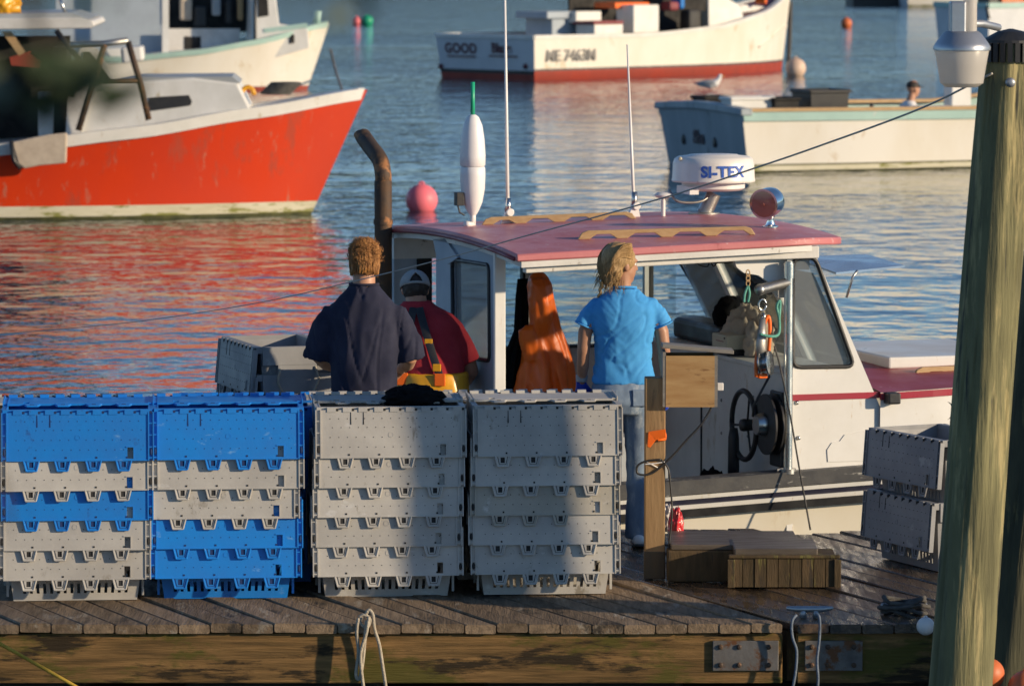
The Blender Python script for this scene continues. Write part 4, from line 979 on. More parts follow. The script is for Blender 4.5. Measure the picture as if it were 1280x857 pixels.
def sw(i):
    a = rnd.uniform(-1.45, 1.45); h = rnd.uniform(-.1, 1.25)
    st = hw((.088 * math.sin(a), .062 * math.cos(a) * (1 - h * .5) + .0, .03 + .095 * math.sin(min(h, 1.2))))
    mid = hw((.090 * math.sin(a) * .95, -.06, .055 + .05 * h - .02)); lo = hw((.075 * math.sin(a), -.108 + rnd.uniform(-.006, .006), -.02 + .02 * h)); e = nape + V((rnd.uniform(-.02, .02), rnd.uniform(-.02, .012), rnd.uniform(-.02, .02)))
    return bez([st, mid, lo, e], 4)
strands('hair_strands', 'hair_blond', wo, sw, 420, .0026)
def wisp(i):
    b_ = hw((rnd.uniform(-.08, .08), rnd.uniform(-.11, -.02), rnd.uniform(-.11, -.02))); o_ = (b_ - hc).normalized()
    return [b_, b_ + o_ * .018 + V((0, 0, -.02)), b_ + o_ * rnd.uniform(.02, .04) + V((rnd.uniform(-.015, .015), 0, -.055))]
strands('loose_wisps', 'hair_blond', wo, wisp, 130, .0022)
q = MB()
for k in range(5): q.ball(nape + V((-.018 - .004 * k + (.005 if k % 2 else -.005), -.022 + .004 * k, -.010 - .018 * k)), (.013 - .0011 * k, .011, .014), 10)
soft(q, 'braid', 'hair_blond', wo, .006, 1)

# ---------------- person in navy tee, curly ginger hair, back to us
na = empty('person', (at(455, 430, 25.78).x, 25.78, DK), R(-3)); tag(na, 'person with curly ginger hair in dark navy tee behind the crates', 'person')
q = MB(); hc2 = V((0, .042, 1.618)); hm2 = head(q, hc2, 4, -14, .95)
q.tube([(0, 0, 1.42), (0, .012, 1.50), (0, .03, 1.57)], [.068, .062, .060], 14, dome=True)
ell_rings(q, [(.80, 0, 0, .15, .10), (1.0, 0, 0, .15, .10), (1.2, 0, 0, .16, .10), (1.33, 0, 0, .165, .09), (1.42, 0, 0, .10, .07)])
for s in (-1, 1):
    W_ = V((s * .17, .36, 1.02)); q.tube([(s * .13, 0, 1.345), (s * .18, .0, 1.30), (s * .228, .02, 1.20), (s * .245, .05, 1.11), (s * .22, .2, 1.06), W_], [.05, .05, .047, .042, .040, .027], 14, dome=True)
    hand(q, W_, (-s * .25, 1, -.15), (-s * .6, 0, -.8), (-s * .3, .2, .9), 1.1, .5)
    q.tube([(s * .09, 0, .85), (s * .09, .01, .47), (s * .09, -.01, .09)], [.09, .056, .04], 14, dome=True)
soft(q, 'body', 'skin', na, .009, 5); eyes(hc2, hm2, na)
q = MB(); ell_rings(q, [(.84, 0, -.005, .185, .135), (.95, 0, -.005, .180, .132), (1.08, 0, -.005, .178, .132), (1.22, 0, -.005, .185, .135), (1.32, 0, 0, .192, .125), (1.39, 0, 0, .178, .108), (1.445, 0, 0, .128, .09), (1.485, 0, .008, .092, .078), (1.508, 0, .014, .076, .070)])
for s in (-1, 1): q.tube([(s * .12, 0, 1.37), (s * .175, .0, 1.345), (s * .215, .006, 1.28), (s * .240, .018, 1.18), (s * .255, .025, 1.10)], [.05, .062, .068, .074, .080], 18, ref=(0, 1, 0))
soft(q, 'tee_shirt', 'tee_navy', na, .010, 5, lambda co, no: .008 * (.55 - abs(noise.noise(V((co.x * 13, co.y * 7, co.z * 3.2 + 2)))) * 2.0) - .008 * max(0, 1 - abs(noise.noise(V((co.x * 8 + 3, co.y * 5, co.z * 3.0 - abs(co.x) * 7)))) * 8) + .004 * noise.noise(V((co.x * 20, co.y * 15, co.z * 8))))
q = MB(); ell_rings(q, [(.76, 0, 0, .165, .12), (.9, 0, 0, .168, .118)])
for s in (-1, 1): q.tube([(s * .09, 0, .82), (s * .09, .01, .45), (s * .09, -.01, .05)], [.10, .078, .07], 16)
soft(q, 'trousers', 'hair_dark', na, .011, 4, fold(.007, 5, 5, 8, 2))
for s in (-1, 1):
    q = MB(); q.tube([(s * .09, -.08, .045), (s * .09, .02, .05), (s * .095, .17, .035)], [(.04, .045), (.047, .05), (.036, .03)], 14, ref=(1, 0, 0), dome=True); soft(q, 'boot', 'black_rub', na, .009, 3)
q = MB(); q.tube([(.077 * math.cos(k * .3142), .014 + .071 * math.sin(k * .3142), 1.508) for k in range(21)], .0075, 8); q.build('collar', 'tee_navy', na, True)
q = MB(); hv = lambda p: hc2 + hm2 @ (V(p) * .95)
q.ball(hv((0, -.018, .040)), (.080, .094, .092), 20, rot=hm2); q.ball(hv((0, -.058, -.025)), (.064, .048, .058), 18, rot=hm2); q.ball(hv((.005, -.05, .10)), (.055, .055, .04), 14, rot=hm2)
soft(q, 'hair', 'hair_ginger', na, .008, 2, lambda co, no: .010 * noise.noise(co * 38) + .012 * noise.noise(co * 14))
def curl(i):
    a = rnd.uniform(0, 2 * math.pi); h = rnd.uniform(-.55, 1.0)
    d = V((math.cos(a) * math.sqrt(max(0, 1 - h * h)), math.sin(a) * math.sqrt(max(0, 1 - h * h)), h))
    if d.y > .25 and d.z < .25: return None
    if d.z < .35 and rnd.random() < .75:
        s0 = hv((d.x * .078, -.018 + d.y * .098, -.07 + rnd.uniform(-.01, .02))); s1 = hv((d.x * .086, -.020 + d.y * .104, .0)); s2 = hv((d.x * .080, -.020 + d.y * .100, .06)); s3 = hv((d.x * .045 + rnd.uniform(-.02, .02), -.03 + d.y * .06, .125 + rnd.uniform(-.01, .02)))
        return wob(bez([s0, s1, s2, s3], 4), .007, 30, i)
    if d.z < -.1 and abs(d.x) > .75: return None
    b_ = hv((d.x * .087, -.022 + d.y * .101, .030 + d.z * .095 - (.01 if d.z < 0 else 0))); t = d.orthogonal().normalized(); t.rotate(Matrix.Rotation(rnd.uniform(0, 6.28), 3, d)); u = d.cross(t); r = rnd.uniform(.006, .011)
    return [b_ + d * (.001 + .0028 * j) + t * r * math.cos(j * 1.1) + u * r * math.sin(j * 1.1) for j in range(7 if rnd.random() < .8 else 11)]
strands('curls', 'hair_ginger', na, curl, 950, .0019)

# ---------------- man in maroon tee and yellow bib trousers, in the cockpit
rmx, rmy = at(541, 480, 28.9).x, 28.9
rm = empty('person', (rmx, rmy, .235), R(-6)); tag(rm, 'person in maroon tee, yellow bib trousers and grey cap in the cockpit', 'person')
q = MB(); hc3 = V((-.135, .21, 1.555)); hm3 = head(q, hc3, 12, -22, 1.02)
q.tube([(-.10, .10, 1.40), (-.115, .145, 1.46), (-.13, .19, 1.53)], [.072, .066, .064], 14, dome=True)
ell_rings(q, [(.8, 0, 0, .16, .11), (1.0, -.01, .02, .165, .11), (1.18, -.045, .07, .18, .115), (1.33, -.08, .11, .19, .11), (1.42, -.10, .13, .11, .08)])
for s in (-1, 1):
    if s > 0: pts = [(.06, .13, 1.335), (.125, .12, 1.27), (.185, .12, 1.15), (.215, .15, 1.06), (.17, .26, 1.0), (.10, .36, .98)]
    else: pts = [(-.25, .16, 1.36), (-.31, .17, 1.30), (-.34, .18, 1.17), (-.345, .21, 1.07), (-.29, .32, 1.0), (-.22, .42, .98)]
    q.tube(pts, [.068, .066, .055, .049, .046, .031], 14, dome=True); hand(q, pts[-1], (-s * .5, .8, -.1), (-s * .2, 0, -1), (-s * .6, -.4, 0), 1.12, .5)
    q.tube([(s * .10, 0, .85), (s * .10, .01, .47), (s * .10, -.01, .1)], [.1, .06, .045], 14, dome=True)
soft(q, 'body', 'skin', rm, .009, 5); eyes(hc3, hm3, rm, 1.02)
tor = [(.92, 0, .0, .20, .145), (1.02, -.01, .015, .205, .15), (1.14, -.035, .045, .215, .155), (1.25, -.06, .08, .225, .15), (1.34, -.08, .11, .225, .138), (1.41, -.095, .125, .185, .115), (1.455, -.108, .14, .11, .09), (1.485, -.115, .15, .082, .078)]
q = MB(); ell_rings(q, tor)
q.tube([(.04, .13, 1.35), (.10, .125, 1.30), (.155, .12, 1.21), (.195, .13, 1.115)], [.085, .085, .080, .080], 16, ref=(0, 1, 0)); q.tube([(-.22, .15, 1.36), (-.28, .16, 1.31), (-.325, .17, 1.21), (-.345, .18, 1.12)], [.085, .085, .080, .080], 16, ref=(0, 1, 0))
soft(q, 'tee_shirt', 'tee_red', rm, .010, 6, fold(.007, 5, 5, 5, 8))
def back(px_, z, out=.026):
    """point on the back of the torso"""
    for i in range(len(tor) - 1):
        if tor[i][0] <= z <= tor[i + 1][0]:
            t = (z - tor[i][0]) / (tor[i + 1][0] - tor[i][0]); r = [tor[i][j] + (tor[i + 1][j] - tor[i][j]) * t for j in range(5)]
            u = max(-.98, min(.98, (px_ - r[1]) / r[3])); return V((px_, r[2] - r[4] * (1 - abs(u) ** 2.3) ** (1 / 2.3) - out, z))
    return V((px_, .0, z))
for sd, x0, x1 in ((1, -.085, .062), (-1, -.12, -.17)):
    q = MB(); q.tube([back(x0 + (x1 - x0) * k / 8, 1.455 - (1.455 - 1.05) * k / 8) for k in range(9)], (.024, .0035), 8, ref=(1, 0, 0)); st = q.build('suspender', 'black_rub', rm, 40)
    b_ = back(x0 + (x1 - x0) * .86, 1.455 - .405 * .86, .03); q = MB(); q.box(b_, (.05, .014, .045)); q.build('buckle', 'oil_yellow', st, bevel=.004)
    b_ = back(x0 + (x1 - x0) * .48, 1.455 - .405 * .48, .03); q = MB(); q.box(b_, (.048, .008, .03)); q.build('slider', 'oil_yellow', st, bevel=.003)
    b_ = back(x1, 1.035, .034); q = MB(); q.box(b_, (.066, .012, .075)); q.build('strap_tab', 'oil_orange', rm, bevel=.004)
q = MB(); ell_rings(q, [(.62, 0, .0, .20, .15), (.80, 0, 0, .215, .165), (.95, -.005, .01, .226, .172), (1.045, -.012, .022, .225, .172), (1.065, -.012, .024, .222, .170)])
for s in (-1, 1): q.tube([(s * .10, 0, .7), (s * .11, .01, .4), (s * .11, 0, .06)], [.12, .105, .10], 16)
soft(q, 'bib_trousers', 'oil_yellow', rm, .010, 4, fold(.006, 6, 6, 6, 4))
for s in (-1, 1):
    q = MB(); q.tube([(s * .11, -.08, .05), (s * .11, .03, .055), (s * .115, .18, .04)], [(.045, .05), (.05, .055), (.04, .035)], 14, ref=(1, 0, 0), dome=True); soft(q, 'boot', 'black_rub', rm, .009, 3)
h3 = lambda p: hc3 + hm3 @ V(p)
q = MB(); q.ball(h3((0, -.024, .0)), (.083, .095, .093), 18, rot=hm3); soft(q, 'hair', 'hair_dark', rm, .008, 2, lambda co, no: .005 * noise.noise(co * 45))
q = MB(); rg = []                                  # cap: dome with the half-moon opening at the back, peak in front
for i in range(9):
    th = R(6 + 92 * i / 8); rg.append([h3((.093 * math.sin(th) * math.cos(a), -.015 + .108 * math.sin(th) * math.sin(a), .012 + .100 * math.cos(th))) for a in [R(-90 + 30 * max(0, (i / 8 - .55) / .45) ** .5 + (360 - 60 * max(0, (i / 8 - .55) / .45) ** .5) * k / 35) for k in range(36)]])
q.loft(rg, closed=False); cp = q.build('cap', 'cap_grey', rm, True); sm = cp.modifiers.new('s', 'SOLIDIFY'); sm.thickness = .004
q = MB(); q.tube([h3((.090 * math.cos(R(a)), -.015 + .108 * math.sin(R(a)), .004)) for a in range(-128, -51, 7)], (.008, .003), 6, ref=(0, 0, 1)); q.build('cap_strap', 'cap_grey', cp, True)
q = MB(); q.prism([h3((x_, y_, .012)) for x_, y_ in [(-.085, .05), (-.07, .13), (0, .165), (.07, .13), (.085, .05), (.05, .08), (0, .09), (-.05, .08)]], hm3 @ V((0, 0, .006))); q.build('cap_peak', 'cap_grey', cp, bevel=.002)

# ================================================================== LOOSE THINGS IN AND ON THE BOAT
def bundle(name, m, c, r, label, cat, seed, amp=.35, fr=9, rzv=0, seg=56):
    q = MB(); q.ball((0, 0, 0), 1, seg); o = q.build(name, m, None, True); me = o.data
    for v in me.vertices:
        d = v.co.normalized(); n = 1 - abs(noise.noise(d * 2.2 + V((seed, 0, 0)))) * 1.3 + .35 * noise.noise(d * 4.5 + V((0, seed, 0))) + .14 * (1 - 2 * abs(noise.noise(d * fr + V((0, 0, seed)))))
        k = 1 - amp + amp * n; v.co = V((d.x * r[0] * k, d.y * r[1] * k, d.z * r[2] * k))
        if v.co.z < -r[2] * .5: v.co.z = -r[2] * .5
        v.co.z += r[2] * .5
    o.location = c; o.rotation_euler = (0, 0, rzv); tag(o, label, cat); return o
# orange oilskin hanging from the port post
jk = empty('oilskin_jacket', NB.w((0, 0, 0)), R(18)); tag(jk, 'bright orange hooded oilskin hanging inside the pink roofed cabin', 'jacket')
JY = 2.38
def jp(px, py): p = NB.y(px, py, JY); return p
def drape(rows, folds, seed, ymid=JY, seg=64):
    """rows: (py, px left, px right, half depth)"""
    R_ = []
    for py, a, b, d in rows: R_.append((jp(a, py).x, jp(b, py).x, jp((a + b) / 2, py).z, d))
    out = []; n = 5
    for i in range(len(R_) - 1):
        for k in range(n):
            t = k / n; out.append([R_[i][j] + (R_[i + 1][j] - R_[i][j]) * t for j in range(4)])
    out.append(list(R_[-1])); rg = []; z0 = out[0][2]
    for xa_, xb_, z, d in out:
        cx = (xa_ + xb_) / 2; hw_ = (xb_ - xa_) / 2; dep = min(1, (z0 - z) / .25); ring = []
        for k in range(seg):
            a = 2 * math.pi * k / seg; f = 1 + dep * folds * (noise.noise(V((math.cos(a) * 2.6 + seed, math.sin(a) * 2.6, z * 1.3))) * .9 + .35 * math.sin(a * 9 + z * 5 + seed))
            ring.append(V((cx + hw_ * math.cos(a) * (1 + .02 * dep * math.sin(a * 5)), ymid + d * math.sin(a) * f, z)))
        rg.append(ring)
    return rg
q = MB(); q.loft(drape([(341, 668, 680, .03), (346, 663, 685, .05), (358, 660, 689, .065), (385, 660, 696, .075), (408, 660, 702, .08), (418, 656, 706, .085), (435, 655, 711, .10), (455, 651, 716, .12), (480, 646, 721, .14), (505, 642, 724, .15), (540, 638, 726, .15)], .42, 1))
q.loft(drape([(347, 662, 680, .05), (356, 659, 686, .075), (380, 659, 688, .085), (402, 662, 684, .07), (420, 666, 680, .04)], .12, 4, JY - .05))
q.loft(drape([(406, 654, 668, .03), (412, 646, 668, .045), (425, 648, 671, .05), (450, 654, 674, .04)], .25, 7, JY - .04))
def jf(co, no):
    n1 = noise.noise(V((co.x * 15 + co.z * 2.5, co.y * 9, co.z * 2.2))); n2 = noise.noise(V((co.x * 8 - co.z * 8, co.y * 6 + 3, co.z * 6)))
    return .016 * (.45 - abs(n1) * 2.0) + .004 * (.4 - abs(n2) * 2.0)
soft(q, 'coat', 'oil_orange', jk, .009, 3, jf)
q = MB(); q.tube([jp(674, 345) + V((0, .02, 0)), jp(673, 336) + V((0, .05, 0)), jp(672, 333) + V((0, .2, 0))], .006, 6); q.build('hang_loop', 'black_rub', jk, True)
dk_ = empty('dark_coat', NB.w((0, 0, 0)), R(18)); tag(dk_, 'black coat hanging behind the orange oilskin', 'jacket')
q = MB(); q.loft(drape([(350, 654, 668, .02), (372, 652, 668, .04), (415, 650, 668, .05), (445, 638, 664, .06), (490, 629, 660, .07), (540, 625, 660, .07)], .2, 12, JY + .12)); q.build('coat_body', 'black_cloth', dk_, True)
# things on the dash
p = NB.w((BX + .10, 1.02, 1.316)); bundle('canvas_bundle', 'canvas', NB.w((BX + .20, 1.32, 1.316)), (.15, .24, .20), 'crumpled tan canvas bundle on the cabin dash', 'cloth', 3, .42, 8, R(18))
bundle('canvas_rag', 'canvas', NB.w((BX + .16, 1.02, 1.316)), (.10, .12, .17), 'smaller crumpled tan rag beside the canvas bundle', 'cloth', 9, .45, 8)
bundle('black_hat', 'black_cloth', NB.w((1.98, 1.75, 1.45)), (.11, .13, .13), 'black rounded hat on the black dash board', 'hat', 5, .2)
rd_ = empty('radio_set', NB.w((BX + .03, 1.22, 1.316)), R(18)); tag(rd_, 'small beige radio set with dark screen on the dash shelf', 'radio')
q = MB(); a = NB.x(897, 451, BX - .02); b = NB.x(938, 433, BX - .02)
bw_ = .13
q = MB(); q.span((-.06, -bw_, .04), (.12, bw_, .128)); cs_ = q.build('case', 'radio', rd_, bevel=.006)
q = MB(); q.span((-.05, -bw_ + .01, 0), (.10, bw_ - .01, .038)); q.build('foot', 'black_rub', rd_)
q = MB(); q.span((-.063, -.08, .085), (-.0605, .05, .09)); q.build('dial_line', 'maroon', rd_)
q = MB(); q.lathe([(.006, 0), (.006, .005)], (-.0605, -.10, .11), (-1, 0, 0), 8); q.build('dial', 'black_rub', rd_)
bundle('black_bag', 'black_cloth', NB.w((1.42, .55, .235)), (.16, .25, .30), 'black bag lying on the cockpit floor under the wheel', 'bag', 11, .3, 7)
bundle('white_rag', 'canvas', NB.w((1.55, .30, .235)), (.10, .10, .20), 'small pale crumpled rag beside the black bag', 'cloth', 13, .25, 7)
# black bundle on the crates
bundle('black_bundle', 'black_cloth', V((at(517, 500, 24.62).x, 24.66, DK + PITC * 4 + CH - .02)), (.165, .16, .075), 'black cloth bundle lying on top of the crates', 'cloth', 21, .3, 7)

# ================================================================== POST, BOX, STEP AND BITS ON THE DOCK
pst = empty('wooden_post', (on(818, 722, DK).x, on(818, 722, DK).y, DK)); tag(pst, 'square brown wooden post with a plywood box on top', 'post')
T0 = V(pst.location); S_ = FPX / T0.y; pz = lambda py: at(818, py, T0.y).z - DK
hwp = 13.0 / S_
q = MB(); q.span((-hwp, -hwp, .0), (hwp, hwp, pz(471))); q.build('timber', 'post_wood', pst, bevel=.006)
q = MB(); q.span((-hwp - .002, -hwp - .002, .0), (hwp + .002, hwp + .002, .15)); q.build('dark_foot', 'post_dark', pst, bevel=.006)  # darker colour on the lowest part of the post
lx = lambda px, py: at(px, py, T0.y - .06) - T0
a, b = lx(832, 508), lx(893, 444)
bxo = empty('plywood_box'); bxo.parent = pst; bxo.location = V(((a.x + b.x) / 2, 0, a.z))
w2, hh = (b.x - a.x) / 2, b.z - a.z
q = MB(); q.span((-w2, -.09, 0), (w2, -.075, hh)); q.build('front_panel', 'ply', bxo)
q = MB(); q.span((-w2, .105, 0), (w2, .12, hh)); q.build('rear_panel', 'ply', bxo)
for s in (-1, 1): q = MB(); q.span((s * w2 - .008 + s * .008, -.088, 0.001), (s * w2 + .008 + s * .008, .118, hh + .02)); q.build('side_panel', 'grey_wood', bxo)
q = MB(); q.span((-w2 + .004, -.072, .002), (w2 - .004, .102, .014)); q.build('bottom_panel', 'ply', bxo)
q = MB(); q.box((.04, .015, hh + .032), (w2 * 2 + .12, .25, .02), Matrix.Rotation(R(5), 3, 'Y') @ Matrix.Rotation(R(-2), 3, 'X')); q.build('lid_board', 'grey_wood', bxo, bevel=.003)
q = MB(); q.span((w2 + .017, -.03, hh * .3), (w2 + .05, .0, hh * .45)); q.build('plug', 'white_plastic', bxo, bevel=.004)
cab = empty('power_cable', (T0.x, T0.y, DK)); tag(cab, 'thin black power cable looping from the plywood box round the post', 'cable')
q = MB(); q.tube(bez([lx(889, 486), lx(891, 503), lx(878, 528), lx(856, 552), lx(838, 572), lx(815, 591), lx(798, 592), lx(797, 582), lx(808, 576), lx(826, 574)], 8), .0058, 8); q.build('upper_run', 'black_rub', cab, True)
q = MB(); q.tube(bez([lx(826, 574), lx(835, 585), lx(838, 605), lx(840, 640), lx(837, 675), lx(834, 705), lx(836, 724)], 8), .005, 8); q.build('lower_run', 'black_rub', cab, True)
q = MB(); q.tube(bez([lx(806, 580), lx(818, 579), lx(831, 577)]), .0035, 6); q.tube([lx(808, 577), lx(822, 584)], .003, 6); q.build('tie', 'white_plastic', cab, True)
ot = empty('orange_tape', (T0.x, T0.y, DK)); tag(ot, 'orange tape knotted round the wooden post', 'tape')
q = MB(); c_ = lx(822, 546); q.tube([c_ + V((.045 * math.cos(k * .4) - .0, .03 + .05 * math.sin(k * .4), .0)) for k in range(16)], (.004, .02), 8, ref=(1, 0, 0)); q.build('wrap', 'oil_orange', ot, True)
q = MB(); q.prism([c_ + V((-.05, -.02, .03)), c_ + V((.04, -.03, .045)), c_ + V((.045, -.028, .0)), c_ + V((-.01, -.02, -.015)), c_ + V((-.04, -.018, -.055)), c_ + V((-.055, -.018, -.05))], (0, .01, 0)); q.build('tail', 'oil_orange', ot, bevel=.003)
# red and clear plastic bag at the post foot
bundle('plastic_bag', 'red_plastic', on(838, 678, DK) + V((0, -.9, .12)), (.045, .06, .13), 'crumpled red plastic bag beside the foot of the post', 'bag', 31, .4, 7)
bundle('clear_wrapper', 'film', on(826, 668, DK) + V((0, -1.1, .16)), (.05, .05, .10), 'clear crumpled wrapper tied against the post foot', 'wrapper', 33, .45, 9)
# low wooden beam and step box
bm_ = empty('timber_beam', (0, 0, DK)); tag(bm_, 'mossy low timber beam lying on the dock behind the step box', 'beam')
a = on(834, 727, DK); b = on(1000, 727, DK)
q = MB(); q.span((a.x, a.y, .0), (b.x, a.y + .15, .165)); q.build('timber', 'mossy', bm_, bevel=.008)
q = MB(); q.span((a.x + .02, a.y + .02, .1665), (b.x, a.y + .6, .195)); q.build('top_board', 'wet_grey', bm_, bevel=.004)
stp = empty('step_box', (on(980, 734, DK).x, on(980, 734, DK).y, DK)); tag(stp, 'dark wet wooden step box with grey lid on the dock', 'step')
w_ = (on(1047, 734, DK).x - on(914, 734, DK).x) / 2
nb = 9
for i in range(nb):
    x0 = -w_ + 2 * w_ * i / nb; q = MB(); q.span((x0 + .002, -.012 + random.uniform(0, .004), .004), (x0 + 2 * w_ / nb - .002, .01, .155)); q.build('front_board', 'mossy', stp)
q = MB(); q.span((-w_, .0105, .002), (w_, .42, .15)); q.build('carcass', 'mossy', stp)
q = MB(); q.span((-w_ - .012, -.02, .155), (w_ + .012, .02, .172)); q.build('front_ledge', 'mossy', stp, bevel=.004)
q = MB(); q.span((-w_ + .02, .03, .151), (w_ - .10, .44, .20)); q.build('lid', 'wet_grey', stp, bevel=.006)
for s in (-1, 1): q = MB(); q.span((s * w_ - .018, -.024, .002), (s * w_ + .018, -.0125, .15)); q.build('corner_post', 'mossy', stp, bevel=.003)

# ================================================================== ROPES, CLEATS, LAMP, FLOATS AT THE DOCK
def rope(name, label, pts, r, m, cat='rope', n=8):
    b_ = bez(pts, n); q = MB(); q.tube(b_, [r[0] + (r[1] - r[0]) * i / (len(b_) - 1) for i in range(len(b_))] if isinstance(r, tuple) else r, 8); o = q.build(name, m, None, True); tag(o, label, cat); return o
ml = V(at(1240, 92, 21.33))
rope('mooring_line', 'long grey mooring line sagging from the piling across the boat roof', [ml, at(1150, 136, 21.8), at(1020, 184, 22.4), at(944, 210, 22.7), at(860, 238, 23.0), at(760, 267, 23.4), at(660, 294, 23.8), at(560, 322, 24.2), at(440, 352, 24.6), at(330, 377, 25.0), at(200, 398, 25.4), at(90, 410, 25.8), at(-60, 422, 26.3)], (.0052, .0016), 'rope_line')
def cleat(px, py, label):
    p = on(px, py, DK); e = empty('cleat', (p.x, p.y, DK)); tag(e, label, 'cleat')
    q = MB(); q.tube([(-.11, 0, .05), (-.06, 0, .045), (.06, 0, .045), (.11, 0, .05)], [.010, .016, .016, .010], 10, dome=True); q.build('horn_bar', 'galv', e, True)
    for s in (-1, 1): q = MB(); q.tube([(s * .035, 0, .002), (s * .03, 0, .045)], [.02, .014], 10); q.build('leg', 'galv', e, True)
    return p
c1 = cleat(1012, 772, 'small galvanised cleat at the joint between the dock sections')
c2 = cleat(1130, 768, 'dark cleat wound with rope next to the greenish piling')
yf = YF - .03
def fr(px, py, dy=0): return at(px, py, yf - dy)
rp_ = empty('rope_hank', fr(460, 765)); tag(rp_, 'pale rope hank hanging over the dock edge under the crates', 'rope'); o0 = V(rp_.location)
for i, pts in enumerate(([(456, 770), (461, 762), (466, 768), (468, 785), (474, 805), (478, 830), (484, 870)], [(448, 772), (446, 790), (448, 815), (445, 842), (449, 848), (453, 830), (456, 800), (458, 775)], [(461, 770), (458, 790), (451, 815), (452, 840), (456, 870)], [(449, 771), (455, 768), (463, 774), (458, 784), (450, 778), (452, 770)])):
    q = MB(); q.tube([p - o0 for p in bez([fr(a, b, .012 * (i % 3)) for a, b in pts], 6)], .0085, 8); q.build('strand', 'rope_pale', rp_, True)
r2 = empty('blue_rope', fr(1008, 775)); tag(r2, 'blue grey rope hanging from the cleat at the dock joint', 'rope'); o0 = V(r2.location)
for a_, pts in enumerate(([(997, 770), (993, 778), (992, 800), (995, 820), (990, 870)], [(1022, 770), (1027, 775), (1026, 800), (1024, 830), (1022, 870)])):
    q = MB(); q.tube(wob([p - o0 for p in bez([fr(a, b, .02 if b > 772 else .0) for a, b in pts], 6)], .02, 6, a_), .007, 8); q.build('strand', 'rope_blue', r2, True)
rcl = empty('rope_coil', c2); tag(rcl, 'dark tangled rope coil on the cleat next to the piling', 'rope')
for k in range(5):
    rr_ = .07 + .012 * (k % 3); q = MB(); q.tube(wob([V((rr_ * math.cos(j * .35 + k) * 1.4, rr_ * math.sin(j * .35 + k) * .9, .012 + .016 * k + .01 * math.sin(j * .7 + k))) for j in range(19)], .03, 9, k * 3.1), .011, 7); q.build('turn', 'rope_dark', rcl, True)
rope('yellow_line', 'yellow line slanting down to the water at lower left', [fr(-40, 782, .1), fr(0, 804, .1), fr(50, 832, .1), fr(120, 872, .1)], .009, 'rope_yellow')
def ball_float(name, m, c, r, label, rope_to=None, sq=1.0):
    e = empty(name, c); tag(e, label, 'buoy'); q = MB(); q.ball((0, 0, 0), (r, r, r * sq), 24); q.build('ball', m, e, True)
    q = MB(); q.tube([V((r * .16 * math.cos(k * .5), 0, r * .98 * sq + r * .14 * math.sin(k * .5))) for k in range(8)], r * .06, 6); q.build('eye', m, e, True)
    if rope_to is not None: q = MB(); q.tube([(0, 0, r * 1.1), V(rope_to) - V(c)], .006, 6); q.build('lanyard', 'rope_dark', e, True)
    return e
ball_float('buoy', 'orange_buoy', at(1236, 842, 22.25), .075, 'small orange buoy hanging behind the greenish piling')
ball_float('buoy', 'orange_buoy', at(1284, 862, 22.2), .095, 'larger orange buoy cut by the lower right corner')
ball_float('buoy', 'white_plastic', at(1157, 782, 23.36), .045, 'small white float at the dock edge beside the piling')
# dock lamp on the piling
lm = empty('dock_lamp', at(1202, 108, 21.12)); tag(lm, 'galvanised yard lamp with frosted bowl bracketed to the piling', 'lamp'); ls = 21.12 / FPX; T1 = V(lm.location)
lz = lambda py: at(1202, py, 21.12).z - T1.z
q = MB(); q.lathe([(20 * ls, lz(109)), (27 * ls, lz(104)), (30 * ls, lz(85)), (34 * ls, lz(62)), (33 * ls, lz(60))], seg=28); q.build('bowl', 'lens', lm, 40)
q = MB(); q.lathe([(35.5 * ls, lz(63)), (36 * ls, lz(59)), (33 * ls, lz(54)), (24 * ls, lz(42)), (20 * ls, lz(39))], seg=28); q.build('reflector', 'galv', lm, 40)
q = MB(); q.span((-16 * ls, -.05, lz(42)), (4 * ls, .05, lz(2))); q.build('ballast_box', 'galv', lm, bevel=.008)
q = MB(); q.tube([(10 * ls, 0, lz(40)), (10 * ls, 0, lz(-30))], .03, 14); q.build('photo_cell', 'lens', lm, 40)
q = MB(); q.tube([(0, 0, lz(30)), (26 * ls, .05, lz(30)), (52 * ls, .24, lz(36))], .017, 10); q.build('bracket_arm', 'galv', lm, 40)

# ================================================================== FAR BOATS
def pl(pts):
    def f(t):
        for (a, b), (c, d) in zip(pts, pts[1:]):
            if t <= c: u = max(0, (t - a) / (c - a)); return b + (d - b) * (u * u * (3 - 2 * u) * .35 + u * .65)
        return pts[-1][1]
    return f
class B:
    """author boat parts from photo pixels on real planes of that boat"""
    def __init__(s, fr, root): s.f = fr; s.r = root
    def box(s, name, m, x0, y0, x1, y1, yn, yf, parent=None, bevel=.03):
        """pixel rectangle on the near plane y=yn, extruded to y=yf"""
        a = s.f.y(x0, y1, yn); b = s.f.y(x1, y0, yn); q = MB(); q.span((a.x, yn, a.z), (b.x, yf, b.z)); return q.build(name, m, parent or s.r, bevel=bevel)
    def poly(s, name, m, pts, yn, th, parent=None, bevel=0):
        q = MB(); q.prism([s.f.y(a, b, yn) for a, b in pts], (0, th, 0)); return q.build(name, m, parent or s.r, bevel=bevel)
    def bar(s, name, m, pts, yn, r, parent=None):
        q = MB(); q.tube([s.f.y(a, b, yn) for a, b in pts], r, 8); return q.build(name, m, parent or s.r, True)

